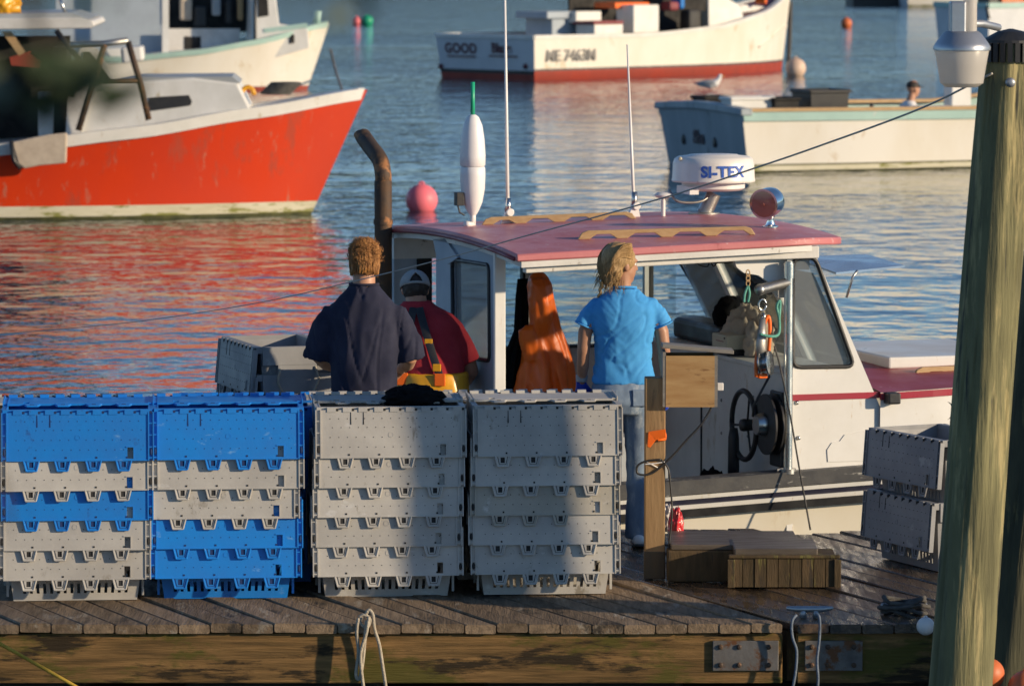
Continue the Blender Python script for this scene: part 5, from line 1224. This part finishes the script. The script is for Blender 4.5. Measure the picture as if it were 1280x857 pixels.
# ---------------- red boat
def from_bow(px, py, L, rake, deg):
    p = on(px, py, 0); return Frame(p.x - (L - rake) * math.cos(R(deg)), p.y - (L - rake) * math.sin(R(deg)), deg)
RB = from_bow(389, 268, 10.4, .78, 2); red = empty('red_lobster_boat', RB.o, R(2)); tag(red, 'red hulled lobster boat with white gunwale at left', 'boat')
zr = pl([(0, .86), (.3, .86), (.5, 1.0), (.7, 1.24), (.85, 1.48), (1, 1.72)])
hr_ = lambda t: max(.03, 1.6 * (1 - max(0, (t - .42) / .58) ** 2.3))
h = Hull(red, 10.4, hr_, zr, rake=.78, flare=.16)
h.band('hull', 'hull_red', .19, zr, 10); h.transom('transom', 'hull_red', -.3, .86)
h.band('boot_stripe', 'boot_white', .045, .19, 2, .004); h.band('weed_line', 'weed', -.3, .045, 2)
h.rail('gunwale', 'boat_white', -.13, .03, .16, .05, 0, .995, True); h.deck('deck', 'boat_white_worn', -.05, .45, .995, .05); h.deck('cockpit_sole', 'grey_paint', 0, 0, .45, absz=.3)
b = B(RB, red); N_ = -.85
b.poly('trunk_cabin', 'boat_white', [(82, 172), (84, 118), (120, 106), (240, 97), (297, 104), (312, 134), (312, 146), (82, 182)], N_, 1.7, bevel=.03)
b.poly('trunk_top', 'grey_paint', [(118, 108), (176, 97), (290, 96), (300, 104), (240, 104)], N_ + .02, 1.66)
b.poly('trunk_window', 'black_rub', [(186, 122), (236, 119), (240, 127), (238, 132), (188, 139), (184, 132)], N_ - .012, .02)
b.poly('house_side', 'boat_white_worn', [(82, 176), (84, 118), (100, 62), (112, 58), (122, 62), (146, 108), (120, 112), (100, 168)], N_ - .06, .05)
b.poly('side_window', 'dark_and_shade', [(104, 66), (112, 66), (138, 100), (132, 103), (101, 100)], N_ - .075, .012)
b.poly('roof', 'boat_white_worn', [(-260, 26), (96, 22), (116, 26), (119, 32), (112, 36), (-260, 40)], N_ - .25, 2.9, bevel=.02)
b.poly('roof_top', 'grey_paint', [(-255, 22), (88, 16), (112, 24), (-255, 27)], N_ - .15, 2.7)
b.poly('cabin_wall', 'dark_and_shade', [(-260, 45), (88, 45), (82, 170), (-260, 186)], 1.0, .06)  # wall coloured near black to stand for the shade under the roof
b.poly('cabin_bulkhead', 'dark_and_shade', [(66, 60), (84, 60), (80, 172), (62, 174)], N_ + .4, 1.2)
b.poly('console', 'boat_white_worn', [(48, 116), (66, 116), (66, 168), (48, 170)], -.6, .5)
b.poly('dash', 'boot_red', [(12, 72), (34, 66), (52, 78), (50, 84), (14, 82)], -.4, .6)
b.poly('roof_strut', 'oak', [(2, 40), (14, 40), (32, 66), (24, 70)], -.9, .1)
b.bar('roof_strut', 'black_rub', [(70, 38), (98, 75), (88, 120)], -1.1, .04)
g = empty('guard_frame'); g.parent = red
b.bar('top_bar', 'steel_dull', [(88, 57), (130, 55), (160, 51)], -1.42, .045, g); b.bar('leg', 'rust_pipe', [(131, 56), (112, 115), (98, 163)], -1.42, .042, g); b.bar('leg', 'rust_pipe', [(160, 52), (174, 100), (186, 150)], -1.42, .042, g); b.bar('cross_bar', 'rust_pipe', [(117, 103), (173, 102)], -1.42, .035, g)
b.poly('life_ring_box', 'boat_white', [(150, 60), (178, 58), (180, 76), (152, 80)], .3, .4, bevel=.04)
q = MB(); c_ = RB.y(310, 119, -.3); q.tube([c_ + V((.085 * math.cos(k * .35), 0, .11 * math.sin(k * .35))) for k in range(14)], .032, 8); q.build('yellow_ring', 'oil_yellow', red, True)
q = MB()
for k in range(5): q.tube([RB.y(345 + k * 3, 116 - k, -.2) + V((.2 * math.cos(j * .5), .2 * math.sin(j * .5), .02 * k)) for j in range(14)], .022, 6)
q.build('anchor_rode', 'rope_dark', red, True)
b.poly('apron', 'canvas', [(14, 178), (60, 168), (84, 166), (83, 204), (50, 207), (30, 211), (22, 205)], -1.72, .06, bevel=.03)
b.bar('apron_edge', 'black_rub', [(14, 176), (17, 200), (25, 211)], -1.76, .03)
for k in range(3): b.bar('roof_gear', 'oil_yellow' if k < 2 else 'steel', [(-20 + k * 12, 14 - k), (14 + k * 12, 8 + k * 2)] if k < 2 else [(72, -6), (83, 18)], -.5, .07 if k < 2 else .025)
bundle('orange_gear', 'oil_yellow', RB.w(RB.y(2, 19, -.3)), (.28, .3, .26), 'yellow orange gear bundle on the red boat roof', 'gear', 51, .35)
0 and rope('anchor_pennant', 'thin mooring line from the red bow down to the water', [RB.w(RB.y(448, 122, 0)), RB.w(RB.y(440, 145, .2)), on(425, 190, 0) + V((0, 0, -.02))], .02, 'rope_grey')

# ---------------- white boat with green rail behind the red one
GB = from_bow(384, 112, 9.5, .55, 9); grn = empty('green_rail_boat', GB.o, R(9)); tag(grn, 'white boat with pale green rail behind the red boat', 'boat')
zg = pl([(0, .85), (.45, .82), (.65, .98), (.8, 1.2), (1, 1.62)]); hg = lambda t: max(.03, 1.5 * (1 - max(0, (t - .45) / .55) ** 2.4))
h = Hull(grn, 9.5, hg, zg, rake=.55, flare=.15); h.band('hull', 'hull_white', .1, zg, 8); h.transom('transom', 'transom_white', -.3, .85); h.band('boot_stripe', 'boot_red', -.3, .1, 2)
h.rail('gunwale', 'teal', -.10, .03, .14, .05, 0, .995, True); h.deck('deck', 'boat_white', -.05, .4, .995, .05); h.deck('cockpit_sole', 'grey_paint', 0, 0, .4, absz=.3)
b = B(GB, grn); n2 = -.62
b.poly('house_aft_wall', 'blue_grey', [(70, -40), (203, -40), (203, 76), (70, 80)], .6, .06)
b.poly('house_post', 'boat_white', [(203, -40), (211, -40), (211, 74), (203, 76)], n2, .15)
b.poly('house_inside_shade', 'dark_and_shade', [(211, -40), (316, -40), (312, 40), (211, 40)], .9, .05)  # dark sheet painted in place of the shade inside the house
b.poly('house_low_wall', 'boat_white_worn', [(211, 36), (300, 36), (298, 77), (211, 77)], .2, .05)
b.box('low_window', 'dark_and_shade', 230, 46, 251, 62, .19, .2, bevel=0)
b.poly('house_front', 'boat_white', [(316, -40), (340, -40), (349, 30), (385, 36), (387, 60), (345, 72), (296, 76), (298, 60), (314, 55)], n2, 1.24, bevel=.02)
b.poly('house_window', 'dark_and_shade', [(322, -10), (334, -10), (336, 20), (323, 22)], n2 - .02, .015); b.poly('trunk_window', 'dark_and_shade', [(342, 47), (349, 46), (349, 60), (342, 61)], n2 - .02, .015); b.poly('trunk_window', 'dark_and_shade', [(362, 44), (368, 43), (368, 54), (362, 55)], n2 - .02, .015)
b.poly('trunk_stripe', 'teal', [(330, 36), (384, 29), (385, 35), (330, 41)], n2 - .02, .015); b.bar('house_corner', 'black_rub', [(319, -20), (319, 75)], n2 - .03, .03)
for i, (x0, y0, x1, y1, m) in enumerate(((225, -10, 240, 26, 'canvas'), (243, 8, 258, 34, 'black_rub'), (265, -8, 276, 20, 'grey_paint'), (282, 0, 290, 30, 'black_rub'), (297, -5, 304, 26, 'oak'), (270, 50, 284, 66, 'black_rub'), (284, 60, 298, 74, 'maroon'))): b.box('hanging_gear', m, x0, y0, x1, y1, .3, .5, bevel=.05)
b.poly('engine_cover', 'black_rub', [(184, 70), (203, 68), (248, 88), (224, 92)], -1.15, .8); b.poly('white_bait_box', 'boat_white', [(130, 62), (180, 57), (182, 76), (140, 80)], -.9, .8, bevel=.04)
b.bar('bow_post', 'teal', [(396, 30), (398, 14)], 0, .09)
rope('bow_pennant', 'thin mooring line from the pale green bow to the water', [GB.w(GB.y(413, 62, 0)), GB.w(GB.y(420, 90, .1)), on(433, 128, 0) + V((0, 0, -.02))], .03, 'rope_grey')

# ---------------- white boat with the lettered transom
GD = Frame(on(672, 101, 0).x, on(672, 101, 0).y, 44); GW = 1.85; cyd = GW
gd = empty('lettered_boat', GD.o, R(44)); tag(gd, 'white lobster boat with lettered grey transom and red waterline, far off', 'boat')
zd = pl([(0, 1.13), (.35, 1.12), (.6, 1.28), (.8, 1.6), (1, 2.12)]); hd = lambda t: max(.03, GW * (1 - max(0, (t - .4) / .6) ** 2.4))
h = Hull(gd, 11.5, hd, zd, cy=cyd, rake=.35, flare=.06, trake=.12); h.band('hull', 'hull_white', .24, zd, 8); h.transom('transom', 'transom_white', .24, 1.13)
h.band('boot_stripe', 'boot_red', -.3, .24, 2, .004); h.transom('transom_boot', 'boot_red', -.3, .15); h.transom('transom_line', 'black_rub', .15, .24, .004); h.band('water_line', 'rail_worn', .24, .29, 1, .008)
h.rail('gunwale', 'boat_white', -.07, .03, .12, .03, 0, .995, True); h.deck('fore_deck', 'maroon', -.03, .72, .99, .04); h.deck('cockpit_sole', 'grey_paint', 0, 0, .72, absz=.35)
h.rail('spray_rail', 'hull_white', -.95, -.88, .01, .05, .80, .995)
b = B(GD, gd)
def dtext(name, s, size, px, py, m, bold=.0, shear=0, tr=1.0):
    p = GD.x(px, py, -.03); zc = p.z; p.x = -.12 * zc / 1.13 - .012
    text(name, s, size, m, gd, Matrix.Translation(p) @ Matrix.Rotation(R(-90), 4, 'Z') @ Matrix.Rotation(R(90 + 6), 4, 'X'), .004, bold, shear=shear, track=tr)
dtext('name_word', 'GOOD', .36, 578, 61, 'print_maroon', .012, tr=1.12); dtext('name_word', 'Blaze', .36, 629, 61, 'print_maroon', .012)
for x0, x1 in ((559, 594), (611, 646)):
    a = GD.x(x0, 70, -.10); c = GD.x(x1, 70, -.10); q = MB(); q.span((-.10, c.y, a.z - .02), (-.088, a.y, a.z + .02)); q.build('name_underline', 'print_maroon', gd)
for px in (551, 657): p = GD.x(px, 83, -.05); q = MB(); q.ball(p, .075, 10); q.build('scupper', 'print_maroon', gd)
p = GD.y(714, 70, .03); p.y = min(h.pt(k / 40, p.z + dz, -1).y for k in range(14) for dz in (-.2, .2)) - .014
text('registration', 'ME 7463M', .42, 'print_grey', gd, Matrix.Translation(p) @ Matrix.Rotation(R(90), 4, 'X'), .004, .008)
b.box('grey_locker', 'blue_grey', 690, 16, 745, 50, 1.4, 2.4); b.box('locker_lid', 'blue_grey', 684, 14, 730, 24, 1.3, 2.5); b.box('white_cooler', 'boat_white', 720, 14, 752, 29, 1.1, 1.7); b.box('bait_box', 'boat_white', 743, 30, 779, 50, .5, 1.2); b.box('bait_lid', 'maroon', 742, 26, 780, 31, .45, 1.25)
b.box('orange_lid', 'oil_orange', 769, 3, 812, 11, 1.0, 1.8); b.box('white_bin', 'boat_white', 792, 6, 824, 42, .55, 1.2)
b.poly('house_inside_shade', 'dark_and_shade', [(712, -60), (930, -60), (905, 45), (712, 45)], 2.3, .06)  # flat dark panel stands for the shaded house interior
b.poly('house_side', 'boat_white', [(886, -60), (905, -60), (912, 0), (926, 8), (930, 27), (886, 42)], .6, .06); b.poly('trunk_side', 'boat_white', [(926, 6), (950, 8), (964, 10), (968, 18), (930, 30)], 1.25, 1.2, bevel=.03)
b.poly('trunk_window', 'dark_and_shade', [(927, 16), (944, 14), (945, 22), (929, 26)], 1.23, .02)
b.poly('house_roof', 'boat_white', [(690, -70), (925, -70), (925, -60), (690, -60)], .2, 3.0)
for i, (x0, y0, x1, y1, m) in enumerate(((838, 2, 850, 14, 'maroon'), (851, -6, 857, 12, 'crate_blue'), (862, 12, 878, 40, 'black_rub'), (880, 14, 886, 40, 'canvas'), (956, -4, 960, 6, 'oil_orange'))): b.box('stowed_gear', m, x0, y0, x1, y1, .8, 1.2, bevel=.08)
rope('stem_pennant', 'mooring chain hanging straight down from the far lettered boat bow', [GD.w(GD.y(988, 2, 1.85)), GD.w(GD.y(987, 45, 1.85)), GD.w(GD.y(985, 90, 1.85))], .06, 'rope_dark')
ball_float('mooring_ball', 'tan_buoy', on(993, 94, 0) + V((0, -.6, .2)), .27, 'tan mooring ball under the far lettered boat bow')

# ---------------- white boat with the grey transom at right
WB = Frame(on(940, 216, 0).x, on(940, 216, 0).y, 23); wb = empty('grey_transom_boat', WB.o, R(23)); tag(wb, 'white open boat with dark grey transom and pale green rail at right', 'boat')
zw = pl([(0, 1.0), (.5, .98), (.8, 1.3), (1, 1.7)]); hwb = lambda t: max(.03, (1.62 + .08 * ease(t, 0, .2)) * (1 - max(0, (t - .5) / .5) ** 2.4))
h = Hull(wb, 10, hwb, zw, cy=1.66, rake=.5, flare=.06, trake=.16); h.band('hull', 'hull_white', .10, zw, 8); h.transom('transom', 'transom_grey', -.3, 1.0); h.band('boot_stripe', 'boot_white', .02, .10, 1, .004); h.band('weed_line', 'weed', -.3, .02, 1); h.band('weed_edge', 'weed', .10, .125, 1, .006)
h.rail('gunwale', 'oak', -.02, .035, .16, .03, 0, .99); h.rail('green_rail', 'teal', -.17, -.03, .01, .04, 0, .99); h.deck('cockpit_sole', 'grey_paint', 0, 0, .7, absz=.3); h.deck('fore_deck', 'boat_white', -.03, .7, .99, .04)
q = MB(); q.loft([[V((-.16 - .05, 1.66 - 1.68 + 3.36 * k / 12, .92 + .05 * math.sin(math.pi * k / 12))), V((-.16 - .05, 1.66 - 1.68 + 3.36 * k / 12, 1.03 + .07 * math.sin(math.pi * k / 12))), V((.0, 1.66 - 1.68 + 3.36 * k / 12, 1.03 + .07 * math.sin(math.pi * k / 12))), V((.0, 1.66 - 1.68 + 3.36 * k / 12, .92 + .05 * math.sin(math.pi * k / 12)))] for k in range(13)]); q.build('transom_cap', 'transom_grey', wb, bevel=.02)
b = B(WB, wb)
p = WB.x(872, 172, -.1); p.x = -.16 * p.z - .02
text('name_word', 'Sha', .30, 'print_dark', wb, Matrix.Translation(p) @ Matrix.Rotation(R(-90), 4, 'Z') @ Matrix.Rotation(R(99), 4, 'X'), .006, .012, shear=.3)
for px, py in ((853, 174), (892, 178)): p = WB.x(px, py, -.1); p.x = -.16 * p.z - .01; q = MB(); q.ball(p, (.03, .07, .09), 10); q.build('scupper', 'black_rub', wb)
b.box('house_post', 'boat_white', 1190, 105, 1214, 145, .6, .9, bevel=.01)
b.box('thwart', 'boat_white', 1150, 132, 1190, 142, .5, .8); b.box('bulwark_stake', 'black_rub', 1088, 129, 1093, 142, .3, .36)
def bin_(x0, y0, x1, y1, yn, yf, m, label, name='storage_bin', cat='bin'):
    a = WB.y(x0, y1, yn); c = WB.y(x1, y0, yn); e = empty(name, WB.w(((a.x + c.x) / 2, (yn + yf) / 2, a.z - .3)), R(23)); tag(e, label, cat)
    hx, hy, hz = (c.x - a.x) / 2, (yf - yn) / 2, c.z - a.z + .3; q = MB(); q.loft([[V((sx_ * hx * k, sy_ * hy * k, z)) for sx_, sy_ in ((-1, -1), (1, -1), (1, 1), (-1, 1))] for k, z in ((.88, 0), (1, hz), (.92, hz), (.82, .05))], cap=True); q.build('tub', m, e, bevel=.01)
    q = MB()
    for k in range(4):
        s = ((-1, -1), (1, -1), (1, 1), (-1, 1)); u, v = s[k], s[(k + 1) % 4]; q.tube([(u[0] * hx * 1.02, u[1] * hy * 1.02, hz), (v[0] * hx * 1.02, v[1] * hy * 1.02, hz)], .03, 6)
    q.build('rim', m, e)
bin_(1013, 114, 1062, 141, .5, 1.2, 'black_rub', 'tall black tub standing in the grey transom boat')
bin_(968, 124, 999, 140, .5, 1.0, 'dark_and_shade', 'low dark bin beside the white box in the grey transom boat')
bin_(881, 122, 915, 136, 2.3, 2.8, 'dark_and_shade', 'low dark bin nearest the grey transom')
bin_(914, 123, 967, 140, .6, 1.0, 'boat_white', 'white box between two dark bins in the grey transom boat', 'white_box', 'box')
# person sitting in that boat
mp = WB.w(WB.y(1138, 138, .95)); pe = empty('person', (mp.x, mp.y, .30), R(-60)); tag(pe, 'person in pale shirt and dark cap sitting in the grey transom boat', 'person')
q = MB(); hz_ = WB.y(1142, 111, .95).z - .30; sc_ = 1.25
hc4 = V((0, .06, hz_)); hm4 = head(q, hc4, 0, -8, sc_); q.tube([(0, -.02, hz_ - .26), (0, .03, hz_ - .1)], [.075, .065], 12, dome=True)
ell_rings(q, [(hz_ - .80, 0, -.1, .17, .12), (hz_ - .5, 0, -.09, .18, .12), (hz_ - .3, 0, -.05, .17, .1), (hz_ - .22, 0, -.03, .10, .07)])
for s in (-1, 1):
    W_ = V((s * .15, .35, hz_ - .62)); q.tube([(s * .18, -.05, hz_ - .33), (s * .25, .0, hz_ - .52), (s * .22, .15, hz_ - .66), W_], [.06, .05, .045, .03], 12, dome=True); hand(q, W_, (-s * .3, 1, -.1), (0, 0, -1), (-s, .2, 0), 1.1, .5)
    q.tube([(s * .10, -.08, hz_ - .82), (s * .13, .36, hz_ - .80), (s * .13, .38, hz_ - 1.25)], [.10, .075, .05], 12, dome=True)
soft(q, 'body', 'skin', pe, .012, 4); eyes(hc4, hm4, pe, sc_)
q = MB(); ell_rings(q, [(hz_ - .85, 0, -.1, .205, .155), (hz_ - .5, 0, -.09, .225, .155), (hz_ - .33, 0, -.055, .23, .13), (hz_ - .26, 0, -.035, .16, .10), (hz_ - .20, 0, -.02, .09, .085)])
for s in (-1, 1): q.tube([(s * .17, -.05, hz_ - .33), (s * .25, -.01, hz_ - .5), (s * .25, .04, hz_ - .58)], [.08, .075, .075], 12)
soft(q, 'shirt', 'gull_white', pe, .013, 5, fold(.008, 5, 5, 6, 3))
q = MB(); ell_rings(q, [(hz_ - .98, 0, -.09, .19, .16), (hz_ - .84, 0, -.09, .19, .15)])
for s in (-1, 1): q.tube([(s * .10, -.08, hz_ - .86), (s * .13, .36, hz_ - .82), (s * .135, .39, hz_ - 1.3)], [.11, .09, .08], 12)
soft(q, 'trousers', 'tee_navy', pe, .014, 4)
q = MB(); q.ball(hc4 + hm4 @ V((0, -.02, .045)), (.100, .118, .085), 16, rot=hm4); q.prism([hc4 + hm4 @ V((x_, y_, .045)) for x_, y_ in [(-.085, .07), (-.06, .17), (.06, .17), (.085, .07)]], (0, 0, .012)); q.build('cap', 'hair_dark', pe, True)
q = MB(); q.span((-.25, -.28, hz_ - 1.3), (.25, .1, hz_ - .97)); sb = empty('seat_box', (mp.x, mp.y, .30), R(-60)); tag(sb, 'pale box seat under the person in the dark cap', 'seat'); q.build('box', 'boat_white', sb, bevel=.02)

# ---------------- boats cut by the top edge
FBf = Frame(on(1238, 52, 0).x, on(1238, 52, 0).y, 30); fb = empty('teal_rail_boat', FBf.o, R(30)); tag(fb, 'grey boat with teal rail behind the piling cap, cut by the top edge', 'boat')
zf = pl([(0, 1.25), (.6, 1.3), (1, 1.8)]); hf = lambda t: max(.03, 1.6 * (1 - max(0, (t - .5) / .5) ** 2.4))
h = Hull(fb, 9, hf, zf, cy=1.6, rake=.5, flare=.06); h.band('hull', 'transom_white', -.3, zf, 8); h.transom('transom', 'transom_white', -.3, 1.25); h.rail('gunwale', 'teal', -.12, .06, .16, .05, 0, .99, True); h.deck('deck', 'grey_paint', -.3, 0, .99)
b = B(FBf, fb); b.box('orange_tote', 'orange_buoy', 1252, -8, 1300, 12, .4, 1.4); b.box('dark_tote', 'black_rub', 1236, -6, 1252, 12, .5, 1.2); b.bar('stern_roller', 'black_rub', [(1233, 8), (1236, 24)], -.05, .05)
ff = Frame(on(1066, 8, 0).x, on(1066, 8, 0).y, 3); fl_ = empty('bait_float', ff.o, R(3)); tag(fl_, 'dark low float at the top edge beside a pale hull', 'float')
q = MB(); q.span((0, 0, -.2), (2.75, 3.0, .42)); q.build('pontoon', 'black_rub', fl_, bevel=.05); q = MB(); q.span((-.1, -.1, .425), (2.8, 3.1, .52)); q.build('decking', 'plank', fl_)
f2 = Frame(on(1136, 9, 0).x, on(1136, 9, 0).y, 6); f2o = empty('pale_boat', f2.o, R(6)); tag(f2o, 'pale hull at the top edge right of the dark float', 'boat')
h = Hull(f2o, 8, lambda t: max(.03, 1.4 * (1 - max(0, (t - .5) / .5) ** 2.4)), pl([(0, .9), (1, 1.4)]), cy=1.4, rake=.5, flare=.08); h.band('hull', 'hull_white', .12, pl([(0, .9), (1, 1.4)]), 6); h.transom('transom', 'transom_white', -.3, .9); h.band('boot_stripe', 'boot_white', -.3, .12, 1); h.deck('deck', 'boat_white', -.1, 0, .99); h.rail('gunwale', 'boat_white', -.06, .03, .1, .04, 0, .99, True)

# ---------------- buoys and the gull
def water_buoy(px, py, r, m, label, sink=.35): return ball_float('buoy', m, on(px, py, 0) + V((0, 0, r * (1 - sink))), r, label)
water_buoy(527, 263, .225, 'pink_buoy', 'round pink buoy floating left of the white float antenna')
water_buoy(446, 31, .20, 'pink_buoy', 'tiny pink buoy far off beside the green one'); water_buoy(459, 31, .24, 'green_stick', 'tiny green buoy far off beside the pink one'); water_buoy(1058, 34, .22, 'orange_buoy', 'tiny orange buoy far off above the grey transom boat')
gu = empty('gull', on(888, 112, 0), R(-8)); tag(gu, 'white gull resting on the water before the lettered boat', 'gull')
q = MB(); q.tube([(-.30, 0, .10), (-.18, 0, .11), (0, 0, .12), (.13, 0, .16), (.20, 0, .24), (.225, 0, .30), (.235, 0, .335)], [(.02, .03), (.06, .075), (.10, .11), (.095, .105), (.06, .065), (.05, .05), (.052, .052)], 14, ref=(0, 0, 1), dome=True); soft(q, 'body', 'gull_white', gu, .015, 4)
for s in (-1, 1): q = MB(); q.tube([(.08, s * .10, .17), (-.1, s * .115, .17), (-.30, s * .05, .15), (-.40, s * .02, .14)], [(.05, .015), (.065, .018), (.035, .012), (.01, .006)], 10, ref=(0, 0, 1), dome=True); q.build('wing', 'gull_grey', gu, True)
q = MB(); q.tube([(.27, 0, .33), (.32, 0, .325), (.345, 0, .312)], [.016, .013, .005], 8); q.build('bill', 'oil_yellow', gu, True)

# ================================================================== LEAVES CLOSE TO THE LENS
tw = empty('leafy_branch', at(-60, -120, 3.5)); tag(tw, 'out of focus dark leaves of a near branch at upper left', 'branch'); o0 = V(tw.location)
lf = MB(); pts = [(0, 0), (.30, .16), (.6, .17), (.85, .09), (1, 0), (.85, -.09), (.6, -.17), (.3, -.16)]
rows = [[V((x, y, .06 * math.sin(x * 3) + abs(y) * .25)) for x, y in ((p[0], p[1]), (p[0], 0))] for p in pts]
vs = [V((x, y, .06 * math.sin(x * 3) + abs(y) * .25)) for x, y in pts] + [V((x, 0, .06 * math.sin(x * 3))) for x in (.3, .6, .85)]
lf.add(vs, [(0, 1, 8), (1, 2, 9, 8), (2, 3, 10, 9), (3, 4, 10), (4, 5, 10), (5, 6, 9, 10), (6, 7, 8, 9), (7, 0, 8)])
lme = lf.mesh('leaf'); lme.materials.append(MT['leaf']); shade(lme, True)
stems = [[(-60, -120), (30, -20), (60, 90), (100, 150)], [(-60, -120), (150, -70), (330, -50), (470, -20)], [(-60, -120), (-40, 200), (-30, 450), (10, 660)]]
for sidx, s_ in enumerate(stems):
    path = bez([at(a, b_, 3.5 + .03 * i) - o0 for i, (a, b_) in enumerate(s_)], 6); q = MB(); q.tube(path, [.006 * (1 - .7 * i / len(path)) for i in range(len(path))], 6); q.build('stem', 'bark', tw, True)
for px, py, sz in ((70, 110, .075), (95, 125, .07), (60, 75, .07), (110, 145, .055), (40, 100, .075), (15, 70, .07), (35, 140, .07), (75, 150, .055), (20, 110, .075), (55, 125, .07), (455, 0, .04), (470, 8, .035), (445, 12, .035), (120, 0, .05), (150, 5, .05), (175, -10, .05), (30, 655, .03), (10, 90, .05), (20, 130, .05)):
    p = at(px, py, 3.5 + random.uniform(-.05, .05)) - o0; o = child('leaf', lme, tw, p); o.scale = (sz, sz, sz); o.rotation_euler = (random.uniform(-.6, .6) + 1.2, random.uniform(-.5, .5), random.uniform(0, 6.28))
